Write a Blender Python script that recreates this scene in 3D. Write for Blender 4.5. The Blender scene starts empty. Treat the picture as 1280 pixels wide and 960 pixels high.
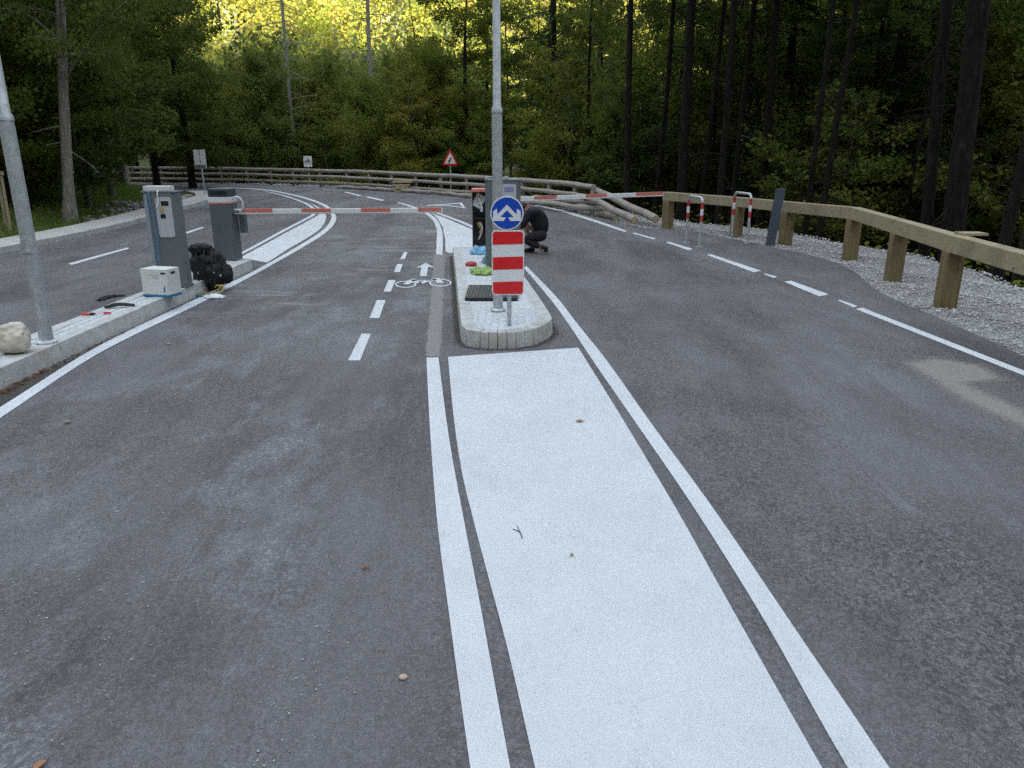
import bpy, bmesh, math, random
import numpy as np
from mathutils import Vector, Matrix
R = math.radians
random.seed(7); RNG = np.random.default_rng(7)
sc = bpy.context.scene; COL = sc.collection

# ------------------------------------------------------------------ camera
F, YH, CH = 950.0, 185.0, 1.8
PITCH = math.atan((480-YH)/F)
cd = bpy.data.cameras.new('camera'); cam = bpy.data.objects.new('camera', cd); COL.objects.link(cam)
cam.location = (0, 0, CH); cam.rotation_euler = (math.pi/2-PITCH, 0, 0)
cd.sensor_width = 36; cd.lens = F/1280*36; cd.clip_start = .05; cd.clip_end = 2000
sc.camera = cam

# ------------------------------------------------------------------ light
SUN_EL, SUN_AZ = 23.6, 170.0          # sun low behind the unseen back ridge, raised to shade the road (azimuth clockwise from +Y)
w = bpy.data.worlds.new('World'); sc.world = w; w.use_nodes = True
wt = w.node_tree; wt.nodes.clear()
out = wt.nodes.new('ShaderNodeOutputWorld'); bg = wt.nodes.new('ShaderNodeBackground')
sky = wt.nodes.new('ShaderNodeTexSky'); sky.sky_type = 'NISHITA'; sky.sun_disc = False
sky.sun_elevation = R(SUN_EL); sky.sun_rotation = R(SUN_AZ); sky.dust_density = 2.5; sky.air_density = 1.0; sky.ozone_density = .6
bg.inputs['Strength'].default_value = .15
tc = wt.nodes.new('ShaderNodeTexCoord'); nz = wt.nodes.new('ShaderNodeTexNoise')
nz.inputs['Scale'].default_value = 2.2; nz.inputs['Detail'].default_value = 6
rp = wt.nodes.new('ShaderNodeValToRGB'); rp.color_ramp.elements[0].position = .36; rp.color_ramp.elements[1].position = .6
mx = wt.nodes.new('ShaderNodeMixRGB'); mx.inputs['Color2'].default_value = (5.75, 6.4, 7.05, 1)   # thin bright cloud, unseen, added to make the skylight more neutral
wt.links.new(tc.outputs['Generated'], nz.inputs['Vector']); wt.links.new(nz.outputs['Fac'], rp.inputs['Fac'])
wt.links.new(rp.outputs['Color'], mx.inputs['Fac']); wt.links.new(sky.outputs['Color'], mx.inputs['Color1'])
wt.links.new(mx.outputs['Color'], bg.inputs['Color']); wt.links.new(bg.outputs['Background'], out.inputs['Surface'])
sl = bpy.data.lights.new('sun', 'SUN'); sl.energy = 5; sl.angle = R(.5); sl.color = (1, .93, .8)
so = bpy.data.objects.new('sun', sl); COL.objects.link(so)
sd = Vector((math.sin(R(SUN_AZ))*math.cos(R(SUN_EL)), math.cos(R(SUN_AZ))*math.cos(R(SUN_EL)), math.sin(R(SUN_EL))))
so.rotation_euler = (-sd).to_track_quat('-Z', 'Y').to_euler(); so.location = (0, -20, 60)
vs = sc.view_settings; vs.view_transform = 'Standard'; vs.look = 'None'; vs.exposure = 1.15; vs.gamma = 1
sc.cycles.max_bounces = 7; sc.cycles.diffuse_bounces = 5; sc.cycles.transparent_max_bounces = 8
sc.cycles.use_denoising = False

# ------------------------------------------------------------------ projection helpers (photo pixel -> point in the place)
cp, sp_ = math.cos(PITCH), math.sin(PITCH)
def ray(u, v):
    dx = (u-640)/F; dy = -(v-480)/F
    return Vector((dx, cp+dy*sp_, -sp_+dy*cp))
def P(u, v, z=0.0):
    d = ray(u, v); t = (z-CH)/d.z
    return Vector((d.x*t, d.y*t, z))
def PY(u, v, Y):                       # the point seen at (u,v) on the vertical plane y = Y
    d = ray(u, v); t = Y/d.y
    return Vector((d.x*t, Y, CH+d.z*t))
def U(u, Y): return (u-640)/F*Y*cp     # x at eye level

# ------------------------------------------------------------------ object helpers
def tag(o, label=None, cat=None, group=None, kind=None):
    if label: o['label'] = label
    if cat: o['category'] = cat
    if group: o['group'] = group
    if kind: o['kind'] = kind
    return o
def thing(name, label, cat, loc=(0, 0, 0), rz=0, group=None):
    o = bpy.data.objects.new(name, None); COL.objects.link(o); o.empty_display_size = .1
    o.location = loc; o.rotation_euler = (0, 0, rz)
    return tag(o, label, cat, group)
class MB:
    def __init__(s): s.v = []; s.f = []; s.m = []
    def add(s, vs_, fs, mi=0):
        b = len(s.v); s.v += [tuple(x) for x in vs_]; s.f += [tuple(i+b for i in f) for f in fs]; s.m += [mi]*len(fs); return s
    def box(s, a, b, mi=0, rot=None, c=None):
        vs_ = [Vector((x, y, z)) for x in (a[0], b[0]) for y in (a[1], b[1]) for z in (a[2], b[2])]
        if rot is not None:
            c = Vector(c) if c is not None else (Vector(a)+Vector(b))/2
            vs_ = [c+rot@(v-c) for v in vs_]
        return s.add(vs_, [(0, 1, 3, 2), (4, 6, 7, 5), (0, 4, 5, 1), (2, 3, 7, 6), (0, 2, 6, 4), (1, 5, 7, 3)], mi)
    def tube(s, pts, rad, n=8, cap=True, mi=0, jit=0, rnd=None):
        pts = [Vector(p) for p in pts]; k = len(pts)
        if not hasattr(rad, '__len__'): rad = [rad]*k
        vs_ = []; ref = None
        for i, p in enumerate(pts):
            d = (pts[min(i+1, k-1)]-pts[max(i-1, 0)]).normalized()
            if ref is None: ref = Vector((1, 0, 0)) if abs(d.x) < .8 else Vector((0, 1, 0))
            a = (ref-d*ref.dot(d)).normalized(); b = d.cross(a); ref = a
            for j in range(n):
                t = 2*math.pi*j/n; r = rad[i]*(1+(rnd.uniform(-jit, jit) if jit else 0))
                vs_.append(p+(a*math.cos(t)+b*math.sin(t))*r)
        fs = [(i*n+j, i*n+(j+1) % n, (i+1)*n+(j+1) % n, (i+1)*n+j) for i in range(k-1) for j in range(n)]
        if cap: fs += [tuple(range(n))[::-1], tuple((k-1)*n+j for j in range(n))]
        return s.add(vs_, fs, mi)
    def prism(s, poly, z0, z1, mi=0):     # poly of (x,y)
        n = len(poly)
        return s.add([(x, y, z0) for x, y in poly]+[(x, y, z1) for x, y in poly],
                     [tuple(range(n))[::-1], tuple(range(n, 2*n))]+[(i, (i+1) % n, n+(i+1) % n, n+i) for i in range(n)], mi)
    def plate(s, poly, y0, y1, mi=0):     # poly of (x,z), extruded in y (front face at y0)
        n = len(poly)
        return s.add([(x, y0, z) for x, z in poly]+[(x, y1, z) for x, z in poly],
                     [tuple(range(n)), tuple(range(n, 2*n))[::-1]]+[(i, n+i, n+(i+1) % n, (i+1) % n) for i in range(n)], mi)
    def build(s, name, mats, parent=None, smooth=False, bevel=0, sub=0, seg=2):
        me = bpy.data.meshes.new(name); me.from_pydata(s.v, [], s.f)
        mats = mats if isinstance(mats, (list, tuple)) else [mats]
        for m in mats: me.materials.append(m)
        me.polygons.foreach_set('material_index', s.m)
        bm = bmesh.new(); bm.from_mesh(me); bmesh.ops.recalc_face_normals(bm, faces=bm.faces)
        if bevel:
            es = [e for e in bm.edges if len(e.link_faces) == 2 and e.calc_face_angle(0) > .5]
            bmesh.ops.bevel(bm, geom=es, offset=bevel, segments=seg, affect='EDGES', profile=.6, clamp_overlap=True)
        bm.to_mesh(me); bm.free()
        if smooth:
            me.polygons.foreach_set('use_smooth', [True]*len(me.polygons))
            try: me.set_sharp_from_angle(angle=R(40))
            except Exception: pass
        o = bpy.data.objects.new(name, me); COL.objects.link(o)
        if parent: o.parent = parent
        if sub:
            md = o.modifiers.new('s', 'SUBSURF'); md.levels = sub; md.render_levels = sub
        return o
def np_mesh(name, verts, k, mat, parent=None, attrs=None, smooth=False):
    """verts (N,k,3): N separate k-gons in one mesh"""
    N = len(verts); me = bpy.data.meshes.new(name)
    me.vertices.add(N*k); me.vertices.foreach_set('co', np.asarray(verts, np.float32).ravel())
    me.loops.add(N*k); me.loops.foreach_set('vertex_index', np.arange(N*k, dtype=np.int32))
    me.polygons.add(N); me.polygons.foreach_set('loop_start', np.arange(0, N*k, k, dtype=np.int32))
    me.update(calc_edges=True)
    for an, av in (attrs or {}).items():
        if av.ndim == 1:
            a = me.attributes.new(an, 'FLOAT', 'FACE'); a.data.foreach_set('value', av.astype(np.float32))
        else:
            a = me.attributes.new(an, 'FLOAT_COLOR', 'FACE'); a.data.foreach_set('color', np.c_[av, np.ones(N)].astype(np.float32).ravel())
    me.materials.append(mat)
    o = bpy.data.objects.new(name, me); COL.objects.link(o)
    if parent: o.parent = parent
    return o
def idx_mesh(name, verts, faces, mat, parent=None, smooth=True, vattr=None, fattr=None):
    """verts (N,3), faces (M,k) index array"""
    me = bpy.data.meshes.new(name); N, (M, k) = len(verts), faces.shape
    me.vertices.add(N); me.vertices.foreach_set('co', np.asarray(verts, np.float32).ravel())
    me.loops.add(M*k); me.loops.foreach_set('vertex_index', faces.astype(np.int32).ravel())
    me.polygons.add(M); me.polygons.foreach_set('loop_start', np.arange(0, M*k, k, dtype=np.int32))
    me.update(calc_edges=True)
    if smooth: me.polygons.foreach_set('use_smooth', [True]*M)
    for an, av in (vattr or {}).items():
        a = me.attributes.new(an, 'FLOAT', 'POINT'); a.data.foreach_set('value', np.asarray(av, np.float32))
    for an, av in (fattr or {}).items():
        a = me.attributes.new(an, 'FLOAT', 'FACE'); a.data.foreach_set('value', np.asarray(av, np.float32))
    me.materials.append(mat)
    o = bpy.data.objects.new(name, me); COL.objects.link(o)
    if parent: o.parent = parent
    return o
def catmull(pts, n=6):
    pts = [Vector(p) for p in pts]; o = []
    for i in range(len(pts)-1):
        p0 = pts[max(i-1, 0)]; p1 = pts[i]; p2 = pts[i+1]; p3 = pts[min(i+2, len(pts)-1)]
        for j in range(n):
            t = j/n
            o.append(.5*((2*p1)+(p2-p0)*t+(2*p0-5*p1+4*p2-p3)*t*t+(3*p1-p0-3*p2+p3)*t**3))
    o.append(pts[-1]); return o

# ------------------------------------------------------------------ materials
class NT:
    def __init__(s, name):
        s.m = bpy.data.materials.new(name); s.m.use_nodes = True; s.t = s.m.node_tree
        s.b = s.t.nodes['Principled BSDF']; s.o = s.t.nodes['Material Output']; s.tc = None
    def n(s, ty, **k):
        nd = s.t.nodes.new('ShaderNode'+ty)
        for a, b in k.items():
            if a in nd.inputs: s.set(nd.inputs[a], b)
            else: setattr(nd, a, b)
        return nd
    def set(s, inp, v):
        if isinstance(v, bpy.types.NodeSocket): s.t.links.new(v, inp)
        elif isinstance(v, (tuple, list)) and inp.type == 'RGBA': inp.default_value = (*v[:3], 1)
        else: inp.default_value = v
    def co(s, kind='Object'):
        if not s.tc: s.tc = s.t.nodes.new('ShaderNodeTexCoord')
        return s.tc.outputs[kind]
    def pos(s):
        return s.n('NewGeometry').outputs['Position']
    def noise(s, scale, detail=4, rough=.55, vec=None, dist=0):
        nd = s.n('TexNoise', Scale=scale, Detail=detail, Roughness=rough, Distortion=dist); s.set(nd.inputs['Vector'], vec if vec is not None else s.co())
        return nd.outputs['Fac']
    def vor(s, scale, out='Distance', feature='F1', vec=None, rnd=1):
        nd = s.t.nodes.new('ShaderNodeTexVoronoi'); nd.feature = feature; nd.inputs['Scale'].default_value = scale
        nd.inputs['Randomness'].default_value = rnd
        s.set(nd.inputs['Vector'], vec if vec is not None else s.co()); return nd.outputs[out]
    def map(s, vec, scale=(1, 1, 1), rot=(0, 0, 0), loc=(0, 0, 0)):
        nd = s.n('Mapping'); s.set(nd.inputs['Vector'], vec); nd.inputs['Scale'].default_value = scale
        nd.inputs['Rotation'].default_value = rot; nd.inputs['Location'].default_value = loc; return nd.outputs[0]
    def ramp(s, fac, a, b, c0=0, c1=1):
        nd = s.n('MapRange'); s.set(nd.inputs['Value'], fac)
        for i, x in ((1, a), (2, b), (3, c0), (4, c1)): s.set(nd.inputs[i], x)
        return nd.outputs[0]
    def math(s, op, a, b=0):
        nd = s.n('Math', operation=op); s.set(nd.inputs[0], a); s.set(nd.inputs[1], b); return nd.outputs[0]
    def mix(s, f, a, b, bt='MIX'):
        nd = s.n('MixRGB', blend_type=bt); s.set(nd.inputs[0], f); s.set(nd.inputs[1], a); s.set(nd.inputs[2], b); return nd.outputs[0]
    def bump(s, h, strength=.3, dist=.01):
        nd = s.n('Bump', Strength=strength, Distance=dist); s.set(nd.inputs['Height'], h); s.set(s.b.inputs['Normal'], nd.outputs[0])
    def fin(s, col=None, rough=None, metal=0, spec=None):
        if col is not None: s.set(s.b.inputs['Base Color'], col)
        if rough is not None: s.set(s.b.inputs['Roughness'], rough)
        s.b.inputs['Metallic'].default_value = metal
        if spec is not None: s.b.inputs['Specular IOR Level'].default_value = spec
        return s.m
def simple(name, col, rough=.6, metal=0, var=.12, scale=12, bump=.0, spec=None):
    t = NT(name); n = t.noise(scale, 5)
    c = t.mix(t.ramp(n, .3, .7), tuple(x*(1-var) for x in col), tuple(min(1, x*(1+var)) for x in col))
    if bump: t.bump(t.noise(scale*8, 3), bump, .004)
    return t.fin(c, t.ramp(n, .3, .7, max(0, rough-.07), min(1, rough+.07)), metal, spec)

def m_asphalt():
    t = NT('asphalt'); g = t.pos()
    fine = t.noise(240, 2, .7, g); mid = t.noise(60, 3, .6, g); big = t.noise(.55, 5, .6, g, .6)
    streak = t.noise(1.3, 5, .65, t.map(g, (1, .13, 1), (0, 0, R(4))), .5)
    base = t.mix(t.ramp(fine, .34, .66), (.050, .046, .048), (.30, .285, .29))
    g2 = t.noise(95, 2, .8, g); g3 = t.noise(42, 2, .8, g)
    base = t.mix(t.ramp(g2, .36, .64, 0, .6), base, (.085, .079, .082))
    cs = t.n('SeparateColor'); t.set(cs.inputs[0], t.vor(72, 'Color', vec=g)); cs2 = t.n('SeparateColor'); t.set(cs2.inputs[0], t.vor(47, 'Color', vec=g))
    kk = t.math('MULTIPLY', t.ramp(cs.outputs[1], 0, 1, .48, 1.6), t.ramp(cs2.outputs[1], 0, 1, .82, 1.22))
    kc = t.n('CombineColor'); t.set(kc.inputs[0], t.math('MULTIPLY', kk, 1.08)); t.set(kc.inputs[1], t.math('MULTIPLY', kk, 1.06)); t.set(kc.inputs[2], t.math('MULTIPLY', kk, 1.07))
    base = t.mix(1.0, base, kc.outputs[0], 'MULTIPLY')
    base = t.mix(t.ramp(mid, .35, .65, 0, .45), base, (.10, .098, .106))
    base = t.mix(t.ramp(big, .38, .66, 0, .6), base, (.215, .205, .215))
    base = t.mix(t.ramp(streak, .42, .68, 0, .6), base, (.082, .070, .075))
    # aggregate specks
    vs_ = t.vor(130, 'Color', vec=g); vd = t.vor(130, vec=g)
    sep = t.n('SeparateColor'); t.set(sep.inputs[0], vs_)
    sp = t.math('MULTIPLY', t.ramp(sep.outputs[0], .90, .93), t.ramp(vd, .5, .25))
    base = t.mix(t.math('MULTIPLY', sp, .6), base, (.42, .41, .42))
    # dried white dust and scuffs in the near lane (their own patchy outline)
    d1 = t.ramp(t.noise(1.6, 6, .7, t.map(g, (1, .45, 1), (0, 0, R(-12)))), .50, .63)
    d2 = t.ramp(t.noise(34, 3, .7, g), .50, .60)
    sx = t.n('SeparateXYZ'); t.set(sx.inputs[0], g)
    lane = t.math('MULTIPLY', t.ramp(sx.outputs[0], -4.2, -3.0), t.ramp(sx.outputs[0], -.5, -1.1))
    lane = t.math('MULTIPLY', lane, t.ramp(sx.outputs[1], 14, 6, .6, 1))
    sp2 = t.n('SeparateColor'); t.set(sp2.inputs[0], t.vor(75, 'Color', vec=g)); d3 = t.math('MULTIPLY', t.ramp(sp2.outputs[0], .62, .72), t.ramp(t.vor(75, vec=g), .42, .1))
    d3 = t.math('MULTIPLY', d3, t.ramp(t.noise(11, 4, .7, g), .47, .6))
    d2 = t.math('MAXIMUM', t.math('MULTIPLY', d2, .35), d3)
    dust = t.math('MULTIPLY', t.math('MULTIPLY', d1, d2), lane)
    base = t.mix(t.math('MULTIPLY', t.math('MULTIPLY', d1, lane), .22), base, (.42, .42, .44))
    base = t.mix(t.math('MULTIPLY', dust, .95), base, (.66, .67, .70))
    veil = t.math('MULTIPLY', t.ramp(t.noise(.9, 5, .62, t.map(g, (1, .4, 1), (0, 0, R(25)))), .42, .68), .42)
    base = t.mix(veil, base, (.33, .33, .345))
    s1 = t.ramp(t.noise(2.6, 6, .72, t.map(g, (.30, 1.2, 1), (0, 0, R(12)))), .50, .68); s2 = t.ramp(t.noise(.7, 3, .6, g), .42, .58)
    lz = t.math('MULTIPLY', t.math('MULTIPLY', t.ramp(sx.outputs[0], -4.6, -3.6), t.ramp(sx.outputs[0], .2, -.6)), t.math('MULTIPLY', t.ramp(sx.outputs[1], 6.5, 9.5), t.ramp(sx.outputs[1], 34, 24)))
    base = t.mix(t.math('MULTIPLY', t.math('MULTIPLY', t.math('MULTIPLY', s1, s2), lz), .62), base, (.50, .495, .50))
    # thin long scratches
    wv = t.noise(3.0, 2, .5, t.map(g, (1, .06, 1), (0, 0, R(8))))
    scr = t.math('MULTIPLY', t.ramp(t.math('ABSOLUTE', t.math('SUBTRACT', wv, .5)), .004, .0), t.ramp(t.noise(.8, 2, .5, g), .5, .6))
    base = t.mix(t.math('MULTIPLY', scr, .22), base, (.40, .40, .42))
    t.bump(t.math('ADD', t.math('MULTIPLY', fine, .6), t.math('ADD', t.math('SUBTRACT', .6, vd), g2)), .9, .010)
    return t.fin(base, t.ramp(mid, .3, .7, .72, .92), spec=.3)
def m_paint(name, col=(.70, .72, .75), wear=.5, tint=(.60, .62, .65)):
    t = NT(name); g = t.pos()
    n = t.noise(1.6, 6, .65, g); f = t.noise(150, 2, .7, g); m = t.noise(22, 4, .6, g)
    c = t.mix(t.ramp(n, .38, .68, 0, .6), col, tint)
    pv = t.vor(42, 'Color', vec=g); sp = t.n('SeparateColor'); t.set(sp.inputs[0], pv)
    pit = t.math('MULTIPLY', t.ramp(sp.outputs[1], .93, .97), t.ramp(t.vor(42, vec=g, rnd=1), t.math('MULTIPLY', t.noise(9, 2, .5, g), .34), .04))
    pit = t.math('MULTIPLY', pit, t.ramp(t.noise(2.3, 3, .6, g), .42, .62, .1, 1))
    sm_ = t.math('MULTIPLY', t.ramp(t.noise(3.4, 6, .75, t.map(g, (1, .5, 1))), .53, .72), t.ramp(t.noise(55, 3, .8, g), .45, .62))
    c = t.mix(t.math('MULTIPLY', sm_, .75), c, (.42, .43, .45)); c = t.mix(t.math('MULTIPLY', pit, .9), c, (.10, .09, .09))
    f2 = t.math('MULTIPLY', t.ramp(f, .60, .70), t.ramp(m, .42, .62))
    c = t.mix(t.math('MULTIPLY', f2, wear), c, (.22, .22, .23))
    t.bump(t.math('ADD', t.noise(75, 3, .8, g), t.math('MULTIPLY', f, .5)), .8, .008)
    return t.fin(c, .62, spec=.3)
def m_gravel(name='gravel_mat', dark=(.15, .14, .14), light=(.58, .565, .56), scale=34):
    t = NT(name); g = t.pos()
    v1 = t.vor(scale, vec=g); col = t.vor(scale, 'Color', vec=g); s = t.n('SeparateColor'); t.set(s.inputs[0], col)
    c = t.mix(s.outputs[0], tuple(x*.55 for x in light), light); c = t.mix(t.ramp(v1, .45, .8), c, dark)
    c = t.mix(t.ramp(t.noise(1.1, 4, .6, g), .4, .65, 0, .45), c, (.22, .20, .18))
    t.bump(t.math('SUBTRACT', 1, v1), 1, .03)
    return t.fin(c, .95, spec=.2)
def m_leaf(name, cols, trans=.35, objvar=.35):
    t = NT(name)
    at = t.n('Attribute', attribute_name='v'); oi = t.n('ObjectInfo')
    rp = t.n('ValToRGB'); cr = rp.color_ramp
    while len(cr.elements) < len(cols): cr.elements.new(.5)
    for i, c in enumerate(cols): cr.elements[i].position = i/(len(cols)-1); cr.elements[i].color = (*c, 1)
    x = t.math('ADD', t.math('MULTIPLY', at.outputs['Fac'], 1-objvar), t.math('MULTIPLY', oi.outputs['Random'], objvar))
    t.set(rp.inputs[0], x)
    d = t.n('BsdfDiffuse'); t.set(d.inputs[0], rp.outputs[0]); tr = t.n('BsdfTranslucent'); t.set(tr.inputs[0], t.mix(.5, rp.outputs[0], (.10, .13, .02)))
    ms = t.n('MixShader'); ms.inputs[0].default_value = trans
    t.t.links.new(d.outputs[0], ms.inputs[1]); t.t.links.new(tr.outputs[0], ms.inputs[2]); t.t.links.new(ms.outputs[0], t.o.inputs[0])
    return t.m
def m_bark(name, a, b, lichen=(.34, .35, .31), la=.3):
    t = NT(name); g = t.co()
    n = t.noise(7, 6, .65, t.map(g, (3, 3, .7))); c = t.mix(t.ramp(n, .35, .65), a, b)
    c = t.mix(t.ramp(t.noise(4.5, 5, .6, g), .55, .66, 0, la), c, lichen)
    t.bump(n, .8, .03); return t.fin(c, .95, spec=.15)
def m_wood(name, a, b, axis=0, knots=True):
    t = NT(name); g = t.co(); sc_ = [14, 14, 14]; sc_[axis] = .9
    n = t.noise(3, 5, .6, t.map(g, sc_), .3)
    c = t.mix(t.ramp(n, .35, .66), a, b)
    c = t.mix(t.ramp(t.noise(2.2, 4, .6, g), .5, .7, 0, .45), c, tuple(x*.55 for x in a))
    if knots:
        kd = t.vor(2.6, vec=t.map(g, (1, 2, 2))); c = t.mix(t.ramp(kd, .15, .05, 0, .85), c, tuple(x*.3 for x in a))
        ck = t.noise(5, 3, .6, t.map(g, [30 if q != axis else .6 for q in range(3)]), .2); c = t.mix(t.ramp(ck, .62, .68, 0, .7), c, tuple(x*.35 for x in a))
    t.bump(n, .4, .006); return t.fin(c, .85, spec=.2)
def m_galv():
    t = NT('galvanised_steel'); g = t.co()
    v = t.vor(26, 'Color', vec=g); s = t.n('SeparateColor'); t.set(s.inputs[0], v)
    n = t.noise(5, 4, .6, t.map(g, (3, 3, 1)))
    c = t.mix(s.outputs[0], (.50, .53, .55), (.68, .71, .74)); c = t.mix(t.ramp(n, .4, .68, 0, .6), c, (.36, .39, .41))
    return t.fin(c, t.ramp(n, .3, .7, .38, .6), .55)
def m_kerb():
    t = NT('kerb_concrete'); g = t.pos()
    n = t.noise(9, 6, .65, g); f = t.noise(160, 2, .6, g)
    c = t.mix(t.ramp(n, .35, .68), (.44, .44, .43), (.62, .62, .61)); c = t.mix(t.ramp(f, .55, .7, 0, .5), c, (.32, .32, .31))
    c = t.mix(t.ramp(t.noise(2.3, 5, .65, g), .52, .68, 0, .5), c, (.36, .31, .23))
    t.bump(t.math('ADD', n, f), .4, .006); return t.fin(c, .9, spec=.2)
def m_setts():
    t = NT('setts'); g = t.pos()
    e = t.vor(15, feature='DISTANCE_TO_EDGE', vec=g, rnd=.75); cc = t.vor(15, 'Color', vec=g, rnd=.75); s = t.n('SeparateColor'); t.set(s.inputs[0], cc)
    c = t.mix(s.outputs[0], (.54, .57, .60), (.70, .72, .74)); c = t.mix(t.ramp(e, .09, .02), c, (.42, .44, .46))
    c = t.mix(t.ramp(t.noise(5, 5, .7, g), .42, .6, 0, .75), c, (.60, .61, .61))
    t.bump(t.math('ADD', t.ramp(e, .0, .12), t.noise(90, 2, .6, g)), .6, .01); return t.fin(c, .9, spec=.2)
def m_ground():
    t = NT('ground_mat'); g = t.pos()
    n = t.noise(.5, 6, .65, g); f = t.noise(14, 5, .7, g)
    c = t.mix(t.ramp(f, .35, .65), (.05, .045, .03), (.13, .115, .075))
    c = t.mix(t.ramp(n, .42, .6, 0, .8), c, (.085, .11, .035))
    c = t.mix(t.ramp(t.noise(5.5, 4, .7, g), .62, .7, 0, .6), c, (.24, .22, .18))
    t.bump(f, .9, .06); return t.fin(c, 1, spec=.1)

M = {}
M['asphalt'] = m_asphalt(); M['paint'] = m_paint('white_road_paint', wear=.45); M['line'] = m_paint('white_line_paint', (.72, .74, .77), .3, (.60, .61, .63))
M['gravel'] = m_gravel(); M['ground'] = m_ground(); M['kerb'] = m_kerb(); M['setts'] = m_setts(); M['galv'] = m_galv()
M['stone'] = simple('crushed_stone', (.37, .36, .355), .95, 0, .45, 9)
M['path'] = m_gravel('pale_gravel_mat', (.30, .28, .24), (.66, .63, .57), 40)
M['pave'] = simple('pale_concrete_slab', (.50, .48, .45), .95, 0, .18, 5, .3)
M['beam'] = m_wood('tanalised_beam', (.30, .245, .155), (.45, .385, .265)); M['post'] = m_wood('tanalised_post', (.18, .135, .07), (.28, .215, .12), 2)
M['log'] = m_wood('weathered_log', (.28, .25, .22), (.50, .46, .41)); M['logend'] = m_wood('cut_log', (.42, .33, .2), (.58, .48, .33), 0, False)
M['grey'] = simple('grey_powder_coat', (.16, .178, .190), .42, .0, .06, 3); M['grey_dark'] = simple('dark_grey_powder_coat', (.115, .128, .143), .45, 0, .06, 3)
M['grey_light'] = simple('light_grey_panel', (.52, .53, .56), .4, 0, .04, 3); M['white'] = simple('white_plastic', (.76, .77, .77), .45, 0, .05, 5)
M['white_refl'] = simple('white_reflective', (.84, .85, .86), .35, 0, .05, 6); M['red'] = simple('red_reflective', (.76, .010, .014), .32, 0, .07, 5)
M['red_dull'] = simple('red_band', (.50, .05, .05), .5, 0, .12, 7); M['red_arm'] = simple('arm_red', (.66, .20, .17), .5, 0, .1, 8)
M['blue'] = simple('blue_reflective', (.005, .07, .50), .32, 0, .06, 5)
M['black'] = simple('black_plastic', (.014, .014, .016), .5, 0, .3, 8); M['cloth'] = simple('black_nylon', (.012, .012, .016), .75, 0, .5, 9, .4)
M['slate'] = simple('slate_blue_sheet', (.052, .07, .098), .5, 0, .1, 4); M['trim'] = simple('blue_grey_trim', (.30, .36, .42), .4, 0, .05, 4); M['screen'] = simple('lilac_screen', (.28, .26, .52), .2, 0, .06, 4)
M['rock'] = simple('limestone', (.60, .55, .45), .95, 0, .28, 7, .8); M['brass'] = simple('yellow_cable', (.42, .33, .12), .6, 0, .2, 9)
M['bluewire'] = simple('blue_cable', (.05, .22, .48), .5); M['bluebox'] = simple('blue_band', (.03, .17, .36), .5); M['hi_vis'] = simple('lime_fabric', (.30, .43, .13), .7, 0, .15, 9)
M['card'] = simple('white_carton', (.72, .72, .69), .8, 0, .05, 5); M['skin'] = simple('skin', (.46, .27, .19), .55, 0, .08, 8)
M['jacket'] = simple('black_jacket', (.010, .011, .015), .85, 0, .3, 10, .3); M['trousers'] = simple('dark_trousers', (.018, .017, .024), .85, 0, .3, 10, .3)
M['hair'] = simple('dark_hair', (.02, .014, .010), .6, 0, .4, 30); M['sole'] = simple('shoe_sole', (.16, .13, .11), .8); M['oldline'] = None
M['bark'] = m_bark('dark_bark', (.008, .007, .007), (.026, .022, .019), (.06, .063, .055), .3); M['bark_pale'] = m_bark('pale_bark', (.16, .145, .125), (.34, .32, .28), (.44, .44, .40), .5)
M['bark_mid'] = m_bark('grey_bark', (.085, .078, .068), (.19, .175, .15))
M['leaf'] = m_leaf('beech_leaves', [(.07, .10, .025), (.12, .165, .032), (.18, .215, .04), (.26, .25, .05), (.30, .23, .05)], .45, .5)
M['leaf_dark'] = m_leaf('dark_leaves', [(.065, .09, .03), (.11, .145, .042), (.17, .20, .05), (.25, .245, .06)], .48, .5)
M['leaf_soft'] = m_leaf('willow_leaves', [(.11, .155, .05), (.18, .22, .06), (.25, .28, .07), (.29, .29, .07), (.34, .28, .07)], .4, .6)
M['needle'] = m_leaf('spruce_needles', [(.022, .042, .028), (.038, .07, .036), (.062, .10, .045)], .2)
def m_far():
    t = NT('far_foliage'); at = t.n('Attribute', attribute_name='col')
    d = t.n('BsdfDiffuse'); t.set(d.inputs[0], at.outputs['Color']); tr = t.n('BsdfTranslucent'); t.set(tr.inputs[0], at.outputs['Color'])
    ms = t.n('MixShader'); ms.inputs[0].default_value = .42
    t.t.links.new(d.outputs[0], ms.inputs[1]); t.t.links.new(tr.outputs[0], ms.inputs[2]); t.t.links.new(ms.outputs[0], t.o.inputs[0]); return t.m
M['far'] = m_far()
M['grass'] = m_leaf('grass_blades', [(.11, .17, .04), (.19, .27, .06), (.28, .33, .09)], .3, .0)
M['litter'] = m_leaf('dead_leaves', [(.08, .045, .025), (.18, .10, .05), (.27, .15, .07)], .1, .0)
def m_fade(name, a, b, thr=(.3, .6), sc_=22, amount=1.0):
    t = NT(name); g = t.pos(); at = t.n('Attribute', attribute_name='m')
    n = t.noise(sc_, 5, .7, g); f = t.noise(200, 2, .7, g)
    c = t.mix(t.ramp(f, .35, .65), a, b)
    fac = t.ramp(t.math('ADD', t.math('MULTIPLY', at.outputs['Fac'], 1.2), t.math('SUBTRACT', n, .9)), thr[0]-.3, thr[1]-.3, 0, amount)
    d = t.n('BsdfDiffuse'); t.set(d.inputs[0], c); tp = t.n('BsdfTransparent'); ms = t.n('MixShader'); t.set(ms.inputs[0], fac)
    t.t.links.new(tp.outputs[0], ms.inputs[1]); t.t.links.new(d.outputs[0], ms.inputs[2]); t.t.links.new(ms.outputs[0], t.o.inputs[0]); return t.m
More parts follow.
